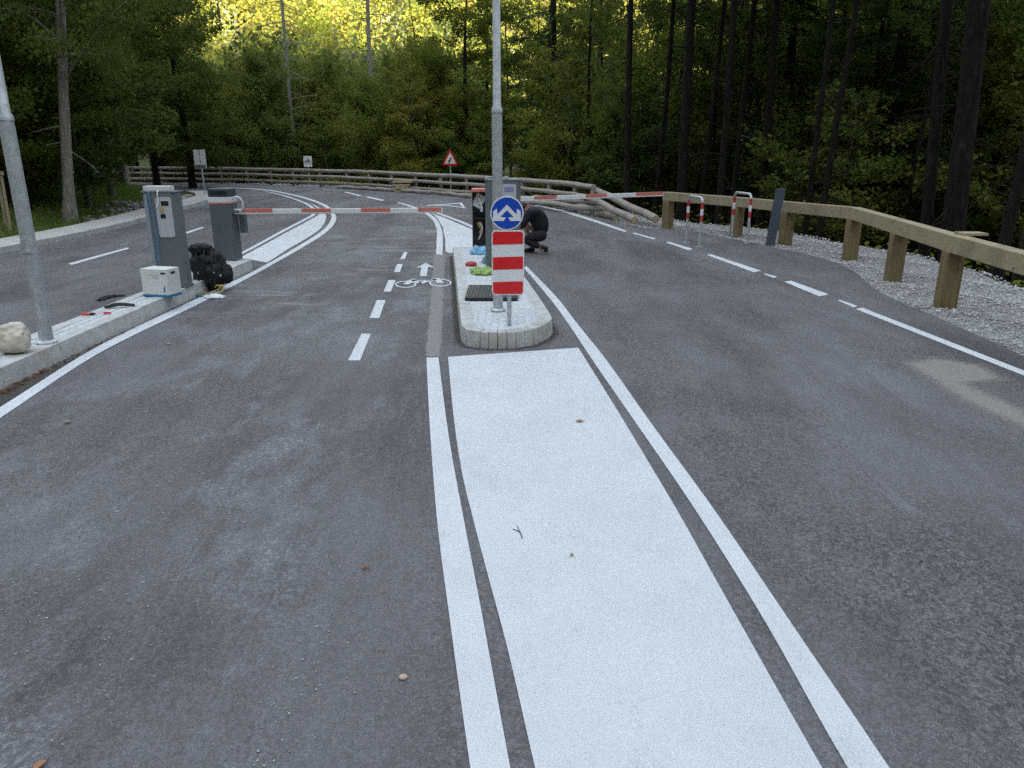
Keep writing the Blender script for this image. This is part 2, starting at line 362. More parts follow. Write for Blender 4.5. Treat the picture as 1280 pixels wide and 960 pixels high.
M['grind'] = m_fade('ground_off_strip', (.20, .19, .185), (.46, .44, .43), (.15, .55), 26, .75)
M['beige'] = m_fade('beige_worn_patch', (.19, .182, .17), (.42, .40, .37), (-.1, .45), 22, .8)
M['smear'] = m_fade('white_smear', (.30, .30, .31), (.55, .56, .58), (.35, .9), 6, .3)

# ------------------------------------------------------------------ road outline (world)
right_edge = [Vector((4.55, -60)), Vector((4.55, 0))]+[P(u, v).xy for u, v in [(1500, 545), (1280, 445), (1180, 400), (1100, 365), (1060, 335), (1010, 318), (960, 308), (900, 295), (850, 287), (790, 283), (740, 272), (690, 262), (600, 249), (520, 242), (430, 235.5), (380, 233)]]
far_edge = [Vector((-13.9, 40.6)), Vector((-19, 41.8)), Vector((-34, 42.5)), Vector((-60, 40))]
left_edge = [Vector((-60, 33)), Vector((-30, 35.2)), Vector((-17, 35)), Vector((-13.4, 33.3)), Vector((-11.2, 30)), Vector((-10.4, 26.6)), Vector((-9.9, 23)), Vector((-9.3, 19)), Vector((-9.08, 16)), Vector((-9.12, 12)), Vector((-9.2, 0)), Vector((-9.2, -60))]
RE = [p for p in catmull([p.to_3d() for p in right_edge[1:]+far_edge], 5)]
LE = [p for p in catmull([p.to_3d() for p in left_edge], 5)]
outline = [right_edge[0].to_3d()]+RE+LE
poly = np.array([(p.x, p.y) for p in outline])
def sdist(X, Y):
    """signed distance to the road outline, positive outside"""
    a = poly; b = np.roll(poly, -1, 0)
    best = np.full(X.shape, 1e9); inside = np.zeros(X.shape, bool)
    for (ax, ay), (bx, by) in zip(a, b):
        dx, dy = bx-ax, by-ay; L = dx*dx+dy*dy+1e-12
        t = np.clip(((X-ax)*dx+(Y-ay)*dy)/L, 0, 1)
        best = np.minimum(best, (X-ax-t*dx)**2+(Y-ay-t*dy)**2)
        if ay != by:
            c = ((ay > Y) != (by > Y)) & (X < (bx-ax)*(Y-ay)/(by-ay)+ax); inside ^= c
    d = np.sqrt(best); return np.where(inside, -d, d)
def sstep(a, b, x):
    t = np.clip((x-a)/(b-a), 0, 1); return t*t*(3-2*t)
def wob(x, y, s=1.0):
    return np.sin(x*.31*s+1.3)*np.cos(y*.27*s-.7)+.5*np.sin(x*.83*s-y*.61*s)+.25*np.sin(x*1.9*s+y*1.7*s+.5)
def height(X, Y):
    X = np.asarray(X, float); Y = np.asarray(Y, float); d = sdist(X, Y)
    left = (X < -8.5) & (Y < 36) & (d > 0)
    zl = .10*sstep(.75, 1.3, d)-.06+.0*d; zl = zl+.20*np.maximum(d-1.4, 0)+.05*wob(X, Y, 3)*sstep(1.5, 4, d)
    zl = np.minimum(zl, 9+.05*d)
    zr = -.25-2.2*sstep(2.2, 8, d)+.18*wob(X, Y, 2)*sstep(3, 8, d)
    far = sstep(6, -6, X)*sstep(28, 36, Y)
    zf = -.25-.35*sstep(2.2, 6, d)+.12*wob(X, Y, 2)*sstep(3, 8, d)+.12*np.maximum(d-14, 0)*sstep(14, 20, d)
    zr = zr*(1-far)+zf*far
    z = np.where(d <= 0, -.06, np.where(left, zl, zr))
    r = np.sqrt(X**2+(Y-20)**2)
    back = sstep(0, -60, Y)
    start = 88-18*back; slope = .55+.5*back  # unseen back slope made steeper so its shadow covers the near ground
    m = np.minimum(np.maximum(r-start, 0)*slope, 125+8*wob(X, Y, .1))
    m = m*(1+.10*wob(X, Y, .12))
    return z+m+.5*wob(X, Y, .35)*sstep(60, 110, r)

# ------------------------------------------------------------------ ground, road, verge
def axis(lo, hi, fine_lo, fine_hi, st, g=1.16):
    a = list(np.arange(fine_lo, fine_hi+1e-6, st)); s = st; x = fine_hi
    while x < hi: s *= g; x += s; a.append(x)
    s = st; x = fine_lo; pre = []
    while x > lo: s *= g; x -= s; pre.append(x)
    return np.array(pre[::-1]+a)
def ground():
    xs = axis(-420, 420, -26, 16, .5, 1.12); ys = axis(-420, 460, -4, 52, .5, 1.12)
    X, Y = np.meshgrid(xs, ys); Z = height(X, Y); nx, ny = len(xs), len(ys)
    vs_ = np.stack([X.ravel(), Y.ravel(), Z.ravel()], 1)
    i = np.arange(nx-1)[None, :]+np.arange(ny-1)[:, None]*nx
    fs = np.stack([i, i+1, i+1+nx, i+nx], -1).reshape(-1, 4)
    tag(idx_mesh('ground', vs_, fs, M['ground']), kind='structure')
ground()
b = MB(); n = len(outline)
b.add([(p.x, p.y, 0) for p in outline]+[(p.x, p.y, -.12) for p in outline], [tuple(range(n))]+[(i, (i+1) % n, n+(i+1) % n, n+i) for i in range(n)])
tag(b.build('road', M['asphalt']), kind='structure')
# gravel verge following the right and far edge
def verge():
    pts = RE[::1]; k = 12; W = 2.6; rows = []
    for i, p in enumerate(pts):
        d = (pts[min(i+1, len(pts)-1)]-pts[max(i-1, 0)]).normalized(); nrm = Vector((d.y, -d.x, 0))
        rows.append([p+nrm*(W*j/k-.03) for j in range(k+1)])
    vs_ = []
    for r_ in rows:
        for j, q in enumerate(r_):
            t = j/k; vs_.append((q.x, q.y, -.045+.02*math.sin(q.x*5+q.y*3)-(.0 if t < .8 else (t-.8)*3.2)))
    n_ = len(rows); i = np.arange(k)[None, :]+np.arange(n_-1)[:, None]*(k+1)
    fs = np.stack([i, i+1, i+k+2, i+k+1], -1).reshape(-1, 4)
    tag(idx_mesh('gravel_verge', np.array(vs_), fs, M['gravel']), kind='structure')
    return rows
VR = verge()
ICO_V = np.array([(0, 0, 1), (.89, 0, .45), (.28, .85, .45), (-.72, .53, .45), (-.72, -.53, .45), (.28, -.85, .45), (.72, .53, -.45), (-.28, .85, -.45), (-.89, 0, -.45), (-.28, -.85, -.45), (.72, -.53, -.45), (0, 0, -1)])
ICO_F = np.array([(0, 1, 2), (0, 2, 3), (0, 3, 4), (0, 4, 5), (0, 5, 1), (1, 6, 2), (2, 7, 3), (3, 8, 4), (4, 9, 5), (5, 10, 1), (6, 7, 2), (7, 8, 3), (8, 9, 4), (9, 10, 5), (10, 6, 1), (11, 7, 6), (11, 8, 7), (11, 9, 8), (11, 10, 9), (11, 6, 10)])
def stones(name, pts, sz, mat, label, cat):
    N = len(pts); V = ICO_V[None]*(1+RNG.uniform(-.28, .28, (N, 12, 1))); V = V*sz[:, None, None]*RNG.uniform(.55, 1.25, (N, 1, 3))
    a = RNG.uniform(0, 6.28, N); c, s = np.cos(a), np.sin(a)
    V = np.stack([V[..., 0]*c[:, None]-V[..., 1]*s[:, None], V[..., 0]*s[:, None]+V[..., 1]*c[:, None], V[..., 2]*.8], -1)+pts[:, None]
    Fs = (ICO_F[None]+np.arange(N)[:, None, None]*12).reshape(-1, 3)
    o = idx_mesh(name, V.reshape(-1, 3), Fs, mat, None, False, None, {'v': np.repeat(RNG.random(N), 20)})
    return tag(o, label, cat, None, 'stuff')
t_ = NT('gravel_stone'); at_ = t_.n('Attribute', attribute_name='v')
M['gstone'] = t_.fin(t_.mix(at_.outputs['Fac'], (.34, .33, .325), (.62, .61, .60)), .95, spec=.2)
rows = np.array([[(q.x, q.y) for q in r_] for r_ in VR])
sel = []
lens = [(VR[i+1][0]-VR[i][0]).length for i in range(len(VR)-1)]
wts = np.array([l*(0 if VR[i][0].y < 4.5 else (1.0 if VR[i][0].y < 20 else .35)) for i, l in enumerate(lens)]); wts /= wts.sum()
ii = RNG.choice(len(wts), 26000, p=wts); tt = RNG.random(26000); ww = RNG.random(26000)**1.0*12*.97
j0 = np.floor(ww).astype(int); fr = (ww-j0)[:, None]
A = rows[ii, j0]*(1-fr)+rows[ii, j0+1]*fr; B = rows[ii+1, j0]*(1-fr)+rows[ii+1, j0+1]*fr
xy = A*(1-tt[:, None])+B*tt[:, None]
tz = ww/12; zz = -.04+.02*np.sin(xy[:, 0]*5+xy[:, 1]*3)-np.where(tz < .8, 0, (tz-.8)*3.2)
stones('gravel', np.c_[xy, zz], RNG.uniform(.008, .024, 26000)*(1+.5*(RNG.random(26000) > .95)), M['gstone'], 'loose grey crushed gravel under and behind the timber guardrail', 'gravel')

# left kerb + pavement strip behind it
def strip(name, line, offs, zs, mat, jointed=False, kind='structure', parent=None, gap=0, seg=0):
    """a cross-section (offset to the left of travel, z) swept along a line"""
    b = MB(); pts = line
    for i in range(len(pts)-1):
        pr = []
        for p_, q_ in ((i, -1), (i+1, 1)):
            d = (pts[min(p_+1, len(pts)-1)]-pts[max(p_-1, 0)]).normalized(); nr = Vector((-d.y, d.x, 0))
            sh = d*(-q_*gap/2)
            pr.append([pts[p_]+sh+nr*o+Vector((0, 0, z)) for o, z in zip(offs, zs)])
        k = len(offs); b.add(pr[0]+pr[1], [(j, (j+1) % k, k+(j+1) % k, k+j) for j in range(k)]+[tuple(range(k))[::-1], tuple(range(k, 2*k))])
    o = b.build(name, mat, parent, bevel=seg)
    if kind and not parent: tag(o, kind=kind)
    return o
def resample(pts, step):
    out_ = [pts[0].copy()]; acc = 0
    for a, c in zip(pts, pts[1:]):
        L = (c-a).length; t = step-acc
        while t <= L: out_.append(a+(c-a)*(t/L)); t += step
        acc = (acc+L) % step if L else acc
    return out_
LK = resample([p for p in LE if -6 < p.y < 34.4 and p.x > -13.2], 1.0)     # runs far -> near
LKs = [p.to_3d() if len(p) == 2 else p for p in LK]
strip('kerb', LKs, [0.015, 0.015, -.14, -.14], [-.1, .12, .12, -.1], M['kerb'], gap=.012, seg=.012)
strip('pavement', LKs, [-.145, -.145, -.85, -.85], [-.1, .105, .125, -.1], M['pave'])
# pale gravel apron at the tip of the verge
ap = [P(u, v, .16).xy for u, v in [(146, 274), (160, 265), (182, 257), (206, 250), (232, 241), (262, 241.5), (268, 246), (252, 251), (228, 258), (196, 267), (172, 274)]]
def drape(name, pts2, lift, mat, step=.35, kind='structure'):
    bm = bmesh.new(); f = bm.faces.new([bm.verts.new((p[0], p[1], 0)) for p in pts2]); bmesh.ops.triangulate(bm, faces=[f])
    for _ in range(4):
        es = [e for e in bm.edges if e.calc_length() > step*1.6]
        if not es: break
        bmesh.ops.subdivide_edges(bm, edges=es, cuts=1); bmesh.ops.triangulate(bm, faces=bm.faces[:])
    co = np.array([v.co[:] for v in bm.verts]); z = height(co[:, 0], co[:, 1])
    for v, zz_ in zip(bm.verts, z): v.co.z = max(zz_, .06)+lift
    me = bpy.data.meshes.new(name); bm.to_mesh(me); bm.free(); me.materials.append(mat)
    for p_ in me.polygons:
        p_.use_smooth = True
        if p_.normal.z < 0: p_.flip()
    o = bpy.data.objects.new(name, me); COL.objects.link(o); return tag(o, kind=kind)
ap = [(lambda q, dd: Vector((q.x-max(0, .95-dd), q.y)))(q, float(sdist(np.array([q.x]), np.array([q.y]))[0])) for q in ap]
drape('gravel_path', ap, .05, M['path'])

# ------------------------------------------------------------------ painted markings
def marking(name, px, mat, z=.004, world=None):
    pts = world if world is not None else [P(u, v, z) for u, v in px]
    b = MB(); b.add([(p[0], p[1], z) for p in pts], [tuple(range(len(pts)))])
    bm_o = b.build(name, mat)
    me = bm_o.data
    if me.polygons[0].normal.z < 0: me.flip_normals()
    return tag(bm_o, kind='structure')
def sm(px, n=5): return [(p.x, p.y) for p in catmull([(a, c, 0) for a, c in px], n)]
def rib(name, L, Rr, mat=None, z=.004, n=5):
    """ribbon between two edges given in photo pixels on the road"""
    A = sm(L, n); Bq = sm(Rr, n)
    b = MB(); pa = [P(u, v, z) for u, v in A]; pb = [P(u, v, z) for u, v in Bq]
    k = len(pa); assert k == len(pb)
    b.add(pa+pb, [(i, i+1, k+i+1, k+i) for i in range(k-1)])
    o = b.build(name, mat or M['line'])
    return tag(o, kind='structure')
rib('white_panel', [(560, 446), (567, 520), (577, 588), (592, 651), (610.5, 721), (636.5, 819), (669, 960), (735, 1240)], [(723, 434.5), (773, 515), (817, 588), (854, 651), (893, 721), (948, 819), (1028, 960), (1190, 1240)], M['paint'])
rib('lane_line', [(533, 447), (538, 545), (547, 656), (561, 765), (588, 960), (629, 1240)], [(548, 446.5), (561, 545), (581, 656), (602, 765), (638, 960), (692, 1240)])
rib('lane_line', [(655, 335), (688, 374), (712, 407), (746, 458), (798, 533), (873, 643), (960, 783), (1060, 960), (1232, 1240)], [(658, 332.5), (695.5, 371), (722, 405), (761, 454), (814, 529), (897, 643), (992, 783), (1112, 960), (1300, 1240)])
# line beside the left island, up round the bend
rib('lane_line', [(-160, 607), (0, 509), (120, 434), (240, 376), (280, 357), (330, 332), (382, 302), (404, 287), (413.5, 275), (413, 267), (405, 258), (385, 249.5), (358, 242.5), (330, 237.5), (270, 234)],
    [(-160, 628), (0, 522.5), (120, 443.5), (240, 384), (280, 363.3), (330, 336.5), (387, 304), (411, 287.5), (420, 275), (418, 266.3), (409, 257), (388, 248.5), (360, 241.6), (330, 236.6), (270, 233.6)])
rib('lane_line', [(296, 318.5), (320, 305.5), (355, 286.5), (380, 273.5), (391, 266.5), (388, 259.5), (376, 252.5), (356, 245.5), (332, 239.2)],
    [(298.5, 320), (323, 307), (358.5, 287.6), (384, 274.3), (396, 266.5), (392, 259), (379, 252), (358, 244.9), (332, 238.7)])
rib('white_panel', [(300, 322), (330, 306), (358, 290.5), (387, 275), (399, 267), (395, 259), (386, 253)], [(334, 328.3), (359, 312), (383, 298), (399.5, 286.5), (407, 275), (406.5, 267), (397, 258)], M['paint'])
# markings beyond the centre island
rib('lane_line', [(545, 318), (545.8, 300), (546, 287), (540, 274), (527, 264.5), (510, 257.5), (496, 253.5)], [(553, 318), (553.5, 300), (552, 287), (546, 274), (532, 264.3), (514, 257), (499, 253)])
marking('white_panel', [(540.5, 266.6), (560, 274), (590, 286.5), (625, 303), (640, 320), (560, 316), (557, 314), (556.5, 300), (553.5, 284), (547, 273)], M['paint'])
rib('lane_line', [(540, 264.8), (570, 276), (592, 286), (650, 317)], [(542, 263.8), (572, 274.4), (595, 284.3), (656, 316)])
for q in ([(500, 324), (505, 315), (509.5, 315), (506, 324)], [(492.5, 340), (496.5, 330), (503.5, 330), (500, 340)], [(479.5, 364.5), (485.5, 350), (494.5, 350), (488.5, 364.5)], [(462, 397.5), (471, 375), (482, 375), (474, 397.5)], [(435, 450.5), (452, 417), (463.5, 417), (450, 450.5)]):
    marking('lane_dash', q, M['paint'])
for q in ([(790, 291.5), (793, 290.8), (820, 298), (817, 299.3)], [(832, 303), (836, 302), (866, 311), (861, 313)], [(883, 318.5), (889, 317.8), (952, 338.5), (942, 340.3)], [(954, 342.5), (957, 341.8), (972, 346), (967, 347.3)],
          [(980, 352), (989, 350.8), (1036, 368), (1024, 370.5)], [(1047, 375.5), (1050, 374.7), (1072, 382.5), (1067, 384.3)], [(1069, 386), (1078, 384.5), (1290, 467), (1400, 512), (1400, 524), (1280, 469.5)]):
    marking('lane_dash', q, M['line'])
rib('lane_line', [(668, 257), (700, 264), (745, 278), (780, 289.8)], [(671, 256), (704, 262.8), (749, 276.5), (784, 288.6)])
for q in ([(85, 329.5), (158, 309.5), (162, 310.5), (90, 331)], [(229, 291), (252, 283.8), (256, 284.3), (234, 292)], [(430, 240.3), (433, 239.8), (452, 244.2), (449, 245)], [(457, 246.3), (461, 245.7), (481, 250), (477, 251)],
          [(0, 353), (-60, 369), (-60, 371.5), (0, 355)]):
    marking('lane_dash', q, M['line'])
rib('lane_line', [(531, 256.5), (555, 255), (577, 253.2), (582, 260.3), (560, 257.5), (532, 257.2)], [(534, 256.9), (556, 255.9), (574, 254.6), (578.5, 259), (561, 256.6), (534, 256.9)], n=1)
marking('arrow_marking', [(532.3, 328.6), (542.8, 334.3), (535, 333.6), (533.4, 345), (524.8, 345), (526.8, 334.4), (519.6, 335)], M['paint'])
def ring_px(cx, cy, rx, ry, w_):
    b = MB(); n_ = 28; vs_ = []
    for k in range(n_):
        a = 2*math.pi*k/n_; vs_.append(P(cx+rx*math.cos(a), cy+ry*math.sin(a), .006))
    for k in range(n_):
        a = 2*math.pi*k/n_; vs_.append(P(cx+(rx-w_)*math.cos(a), cy+(ry-w_*.45)*math.sin(a), .006))
    return vs_, [(k, (k+1) % n_, n_+(k+1) % n_, n_+k) for k in range(n_)]
b = MB(); b.add(*ring_px(507, 355.4, 13.5, 4.3, 2.2)); b.add(*ring_px(550.5, 353.4, 14.2, 4.8, 2.4))
def stroke(u0, v0, u1, v1, w_=1.6):
    a = P(u0, v0, .007); c = P(u1, v1, .007); d = (c-a).normalized(); nr = Vector((-d.y, d.x, 0))*w_*.020
    b.add([a+nr, c+nr, c-nr, a-nr], [(0, 1, 2, 3)])
for s_ in ((507, 355.4, 516, 349.6, 2.2), (516, 349.6, 525, 354.2, 1.8), (525, 354.2, 536, 350.5, 2.2), (536, 350.5, 545, 348.6, 2), (545, 348.6, 551, 353.4, 2.4), (516, 350.6, 545, 350, 1.6), (543, 348.2, 549, 347.9, 1.6), (513.5, 349.2, 519, 349.2, 1.8)):
    stroke(*s_)
tag(b.build('bicycle_marking', M['paint']), kind='structure')

def faded(name, pts3, mat, z, step=.12, soft=.12):
    """thin worn patch whose mask fades towards its own outline"""
    pl = np.array([(p[0], p[1]) for p in pts3]); x0, y0 = pl.min(0)-.02; x1, y1 = pl.max(0)+.02
    nx = int((x1-x0)/step)+2; ny = int((y1-y0)/step)+2
    X, Y = np.meshgrid(np.linspace(x0, x1, nx), np.linspace(y0, y1, ny))
    best = np.full(X.shape, 1e9); ins = np.zeros(X.shape, bool)
    for (ax, ay), (bx, by) in zip(pl, np.roll(pl, -1, 0)):
        dx, dy = bx-ax, by-ay; L = dx*dx+dy*dy+1e-12; t = np.clip(((X-ax)*dx+(Y-ay)*dy)/L, 0, 1)
        best = np.minimum(best, (X-ax-t*dx)**2+(Y-ay-t*dy)**2)
        if ay != by: ins ^= ((ay > Y) != (by > Y)) & (X < (bx-ax)*(Y-ay)/(by-ay)+ax)
    m = np.where(ins, np.clip(np.sqrt(best)/soft, 0, 1), 0)
    i = np.arange(nx-1)[None, :]+np.arange(ny-1)[:, None]*nx; fs = np.stack([i, i+1, i+1+nx, i+nx], -1).reshape(-1, 4)
    keep = m.ravel()[fs].max(1) > 0
    o = idx_mesh(name, np.c_[X.ravel(), Y.ravel(), np.full(X.size, z)], fs[keep], mat, None, False, {'m': m.ravel()})
    return tag(o, kind='structure')
faded('ground_strip', [P(u, v) for u, v in [(529, 446), (553, 446), (555, 400), (558, 318), (541, 318), (536, 380)]], M['grind'], .0025, .05, .05)
faded('worn_patch', [P(u, v) for u, v in [(1115, 452), (1160, 444), (1235, 455), (1275, 478), (1225, 482), (1300, 515), (1340, 560), (1270, 538), (1190, 500)]], M['beige'], .002, .04, .33)

# ------------------------------------------------------------------ traffic islands
KZ = .16
def island(name, top, kw=.14, mats=None, block=.5, nose=None):
    """top = outline of the kerb top in world xy; kerb blocks around a bed of setts"""
    pts = [Vector((p[0], p[1], 0)) for p in top]
    area = sum(a.x*c.y-c.x*a.y for a, c in zip(pts, pts[1:]+pts[:1]))
    if area < 0: pts = pts[::-1]
    root = bpy.data.objects.new(name, None); COL.objects.link(root); tag(root, kind='structure')
    cl = pts+[pts[0]]; n_ = len(pts)
    def off(i, o_):
        d = (pts[(i+1) % n_]-pts[(i-1) % n_]).normalized(); return pts[i % n_]+Vector((-d.y, d.x, 0))*o_
    b = MB()
    for i in range(n_):
        a, c = pts[i], pts[(i+1) % n_]; L = (c-a).length; k = max(1, round(L/(block if (block > .2 or max(a.y, c.y) < 8.7) else .8)))
        ai, ci = off(i, kw), off(i+1, kw)
        for j in range(k):
            g = .0022/max(L, .01); t0, t1 = j/k+g, (j+1)/k-g
            A_, B_, C_, D_ = a.lerp(c, t0), a.lerp(c, t1), ai.lerp(ci, t1), ai.lerp(ci, t0)
            hz_ = KZ+random.uniform(-.003, .003)
            od = Vector((c.y-a.y, a.x-c.x, 0)).normalized()*.012
            b.add([A_+od+Vector((0, 0, -.05)), B_+od+Vector((0, 0, -.05)), C_+Vector((0, 0, -.05)), D_+Vector((0, 0, -.05)), A_+Vector((0, 0, hz_)), B_+Vector((0, 0, hz_)), C_+Vector((0, 0, hz_)), D_+Vector((0, 0, hz_))],
                  [(0, 3, 2, 1), (4, 5, 6, 7), (0, 1, 5, 4), (1, 2, 6, 5), (2, 3, 7, 6), (3, 0, 4, 7)])
    b.build('kerb', M['kerb'], root, bevel=.007)
    b = MB(); inn = [off(i, kw-.01) for i in range(n_)]
    b.add([(p.x, p.y, KZ-.006) for p in inn], [tuple(range(n_))]); o = b.build('paving', M['setts'], root)
    if o.data.polygons[0].normal.z < 0: o.data.flip_normals()
    return root
isl = [P(u, v, KZ) for u, v in [(566, 309), (570, 340), (573, 375), (577, 406), (583, 412), (600, 414.5), (622, 415.5), (645, 414.5), (667, 411), (684, 404), (690, 398), (688, 392), (672, 368), (655, 345), (640, 322), (631, 309)]]
isl = [(p.x, p.y) for p in isl]
island('centre_island', isl, .13, block=.11)
left_is = [(-4.95, -3), (-4.95, 13.0), (-4.9, 13.35), (-4.72, 13.5), (-4.5, 13.35), (-4.38, 13.0), (-4.27, -3)]
lp = P(110, 391, KZ); 
xl = [P(u, v, KZ).x for u, v in ((37, 421), (110, 391), (172, 365))]; xr = [P(u, v, KZ).x for u, v in ((0, 472), (62, 440), (225, 366), (282, 340))]
XL, XR = sum(xl)/3, -4.005; tipY = P(316, 323, KZ).y
island('side_island', [(XL-.02, -4), (XL, tipY-.5), (XL+.06, tipY-.15), (XL+.2, tipY), (XR-.1, tipY), (XR, tipY-.15), (XR, tipY-.5), (XR+.02, -4)], .13, block=.8)

exec_later = []
M['dirt_shade'] = m_fade('dirt_and_shade', (.05, .044, .038), (.16, .145, .125), (.1, .6), 16, .6)  # gutter dirt; round the centre island it also stands for shade
faded('dirt_shade_strip', [(-3.955, 4.6), (-3.955, 13.3), (-3.90, 13.3), (-3.88, 9), (-3.76, 7.0), (-3.66, 4.6)], M['dirt_shade'], .0022, .03, .07)
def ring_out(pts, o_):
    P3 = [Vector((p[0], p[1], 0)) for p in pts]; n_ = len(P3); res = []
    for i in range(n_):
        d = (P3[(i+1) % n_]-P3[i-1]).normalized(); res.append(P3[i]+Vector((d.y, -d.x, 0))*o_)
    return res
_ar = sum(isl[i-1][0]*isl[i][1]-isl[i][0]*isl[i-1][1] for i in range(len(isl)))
faded('dirt_shade_strip', ring_out(isl, .10 if _ar > 0 else -.10), M['dirt_shade'], .0022, .03, .09)  # dark ring at the island foot: dirt plus shade painted on the asphalt
def grit():
    rg = np.random.default_rng(44); pts = []
    for (cx, cy, n_, sx_, sy_) in ((-2.2, 3.4, 260, .45, .8), (-1.9, 2.2, 200, .35, .5), (-.75, 2.1, 90, .10, .5), (-2.6, 6.0, 120, .6, 1.2), (1.9, 4.6, 50, 1.2, 1.6)):
        pts.append(np.c_[rg.normal(cx, sx_, n_), rg.normal(cy, sy_, n_)])
    p = np.concatenate(pts); p = p[(p[:, 0] < -.5) | (p[:, 0] > 1.6)]; p = p[p[:, 0] > -3.6]
    stones('road_grit', np.c_[p, np.full(len(p), .003)], rg.uniform(.0015, .0055, len(p)), M['gstone'], 'pale loose grit scattered over the asphalt', 'grit')
grit()
# ------------------------------------------------------------------ lamp posts
def lamp_post(base, r, joint_z, top_z, label, lean=(0, 0)):
    t = thing('lamp_post', label, 'lamp post', base)
    b = MB(); b.tube([(0, 0, 0), (0, 0, joint_z-.05), (0, 0, joint_z)], [r, r, r*.95], 28); lo = b.build('lower_shaft', M['galv'], t, True)
    b = MB(); b.tube([(0, 0, joint_z-.005), (0, 0, joint_z+.03), (0, 0, joint_z+.06), (0, 0, top_z)], [r*1.06, r*1.04, r*.78, r*.6], 28); b.build('upper_shaft', M['galv'], t, True)
    b = MB(); b.tube([(0, 0, .78), (0, 0, .80)], [r*1.05, r*1.05], 28); b.box((-.03, -r*1.12, .79), (.03, -r*.9, .812)); b.build('band', M['galv'], t, True)
    b = MB(); b.tube([(0, 0, 0), (0, 0, .012), (0, 0, .03)], [r*1.5, r*1.5, r*1.1], 28); b.build('collar', M['galv'], t, True)
    b = MB(); b.tube([(0, 0, top_z), (0, -.25, top_z+.06), (0, -.35, top_z+.06)], [.03, .03, .03], 12); b.build('bracket', M['galv'], t, True)
    b = MB(); b.box((-.12, -.85, top_z+.02), (.12, -.3, top_z+.1)); b.build('lantern', M['grey'], t, True, bevel=.025)
    t.rotation_euler = (lean[0], lean[1], 0); return t
bp = P(59, 428, KZ); jz = PY(14, 176, bp.y).z
lamp_post(bp, .058, jz, 5.6, 'thick galvanised steel lamp post rising from the left kerbed island beside the rock')
bc = P(622.6, 388, KZ); jzc = PY(618, 162, bc.y).z
lamp_post(bc, .052, jzc, 5.4, 'tall galvanised lamp post on the centre island behind the blue arrow sign')

# ------------------------------------------------------------------ signs on the centre island
SB = P(636.5, 406, KZ); SY = SB.y-.04
t = thing('traffic_sign', 'round blue sign with two white arrows above a red and white striped board', 'traffic sign', (SB.x, SB.y, KZ))
ctr = PY(633.7, 266.5, SY); rad = (PY(654.6, 266.5, SY)-PY(612.9, 266.5, SY)).length/2
ztop = ctr.z+rad-KZ
b = MB(); b.tube([(0, 0, 0), (0, 0, ztop-.06)], .021, 16); b.build('pole', M['galv'], t, True)
def circ(r, cx=0, cz=0, n=48): return [(cx+r*math.cos(2*math.pi*k/n), cz+r*math.sin(2*math.pi*k/n)) for k in range(n)]
ox, oz = ctr.x-SB.x, ctr.z-KZ
b = MB(); b.plate(circ(rad, ox, oz), -.045, -.030, 0); disc = b.build('round_panel', M['white_refl'], t, bevel=.002)
b = MB(); b.plate(circ(rad*.925, ox, oz), -.0475, -.044); b.build('blue_face', M['blue'], disc)
h = [(0, .50), (-.57, -.06), (-.60, .28), (-.82, .12), (-.85, -.45), (-.22, -.45), (-.07, -.26), (-.40, -.22), (0, .19)]
b = MB(); b.plate([(ox+x*rad, oz+z*rad) for x, z in h], -.050, -.047); b.plate([(ox-x*rad, oz+z*rad) for x, z in h[::-1]], -.050, -.047)
b.build('arrows', M['white_refl'], disc)
b = MB(); b.box((-.05, -.03, oz-.02), (.05, .026, oz+.02)); b.build('clamp', M['galv'], t, bevel=.004)
c0 = PY(614.4, 288, SY); c1 = PY(655, 368.7, SY)
def rrect(x0, z0, x1, z1, r, n=6):
    o_ = []
    for cx, cz, a0 in ((x1-r, z1-r, 0), (x0+r, z1-r, 90), (x0+r, z0+r, 180), (x1-r, z0+r, 270)):
        o_ += [(cx+r*math.cos(R(a0+90*k/n)), cz+r*math.sin(R(a0+90*k/n))) for k in range(n+1)]
    return o_
x0, x1, z1, z0 = c0.x-SB.x, c1.x-SB.x, c0.z-KZ, c1.z-KZ
b = MB(); b.plate(rrect(x0, z0, x1, z1, .035), -.045, -.030); board = b.build('striped_board', M['white_refl'], t, bevel=.002)
m_ = .011; hh = (z1-z0-2*m_)/5
import itertools
for k in (0, 2, 4):
    zt = z1-m_-k*hh; zb = zt-hh; til = .004; r_ = .026
    xa, xb = x0+m_, x1-m_
    if k == 0: pl = [(xb, zb+til), (xb, zt-r_)]+[(xb-r_+r_*math.cos(R(a)), zt-r_+r_*math.sin(R(a))) for a in range(15, 91, 15)]+[(xa+r_+r_*math.cos(R(a)), zt-r_+r_*math.sin(R(a))) for a in range(90, 181, 15)]+[(xa, zb-til)]
    elif k == 4: pl = [(xb, zt+til), (xa, zt-til), (xa, zb+r_)]+[(xa+r_+r_*math.cos(R(a)), zb+r_+r_*math.sin(R(a))) for a in range(195, 271, 15)]+[(xb-r_+r_*math.cos(R(a)), zb+r_+r_*math.sin(R(a))) for a in range(270, 361, 15)]
    else: pl = [(xb, zb+til), (xb, zt+til), (xa, zt-til), (xa, zb-til)]
    b = MB(); b.plate(pl, -.0475, -.0445); b.build('red_stripe', M['red'], board)
b = MB(); b.box((-.05, -.03, z1-.12), (.05, .026, z1-.09)); b.build('clamp', M['galv'], t, bevel=.004)

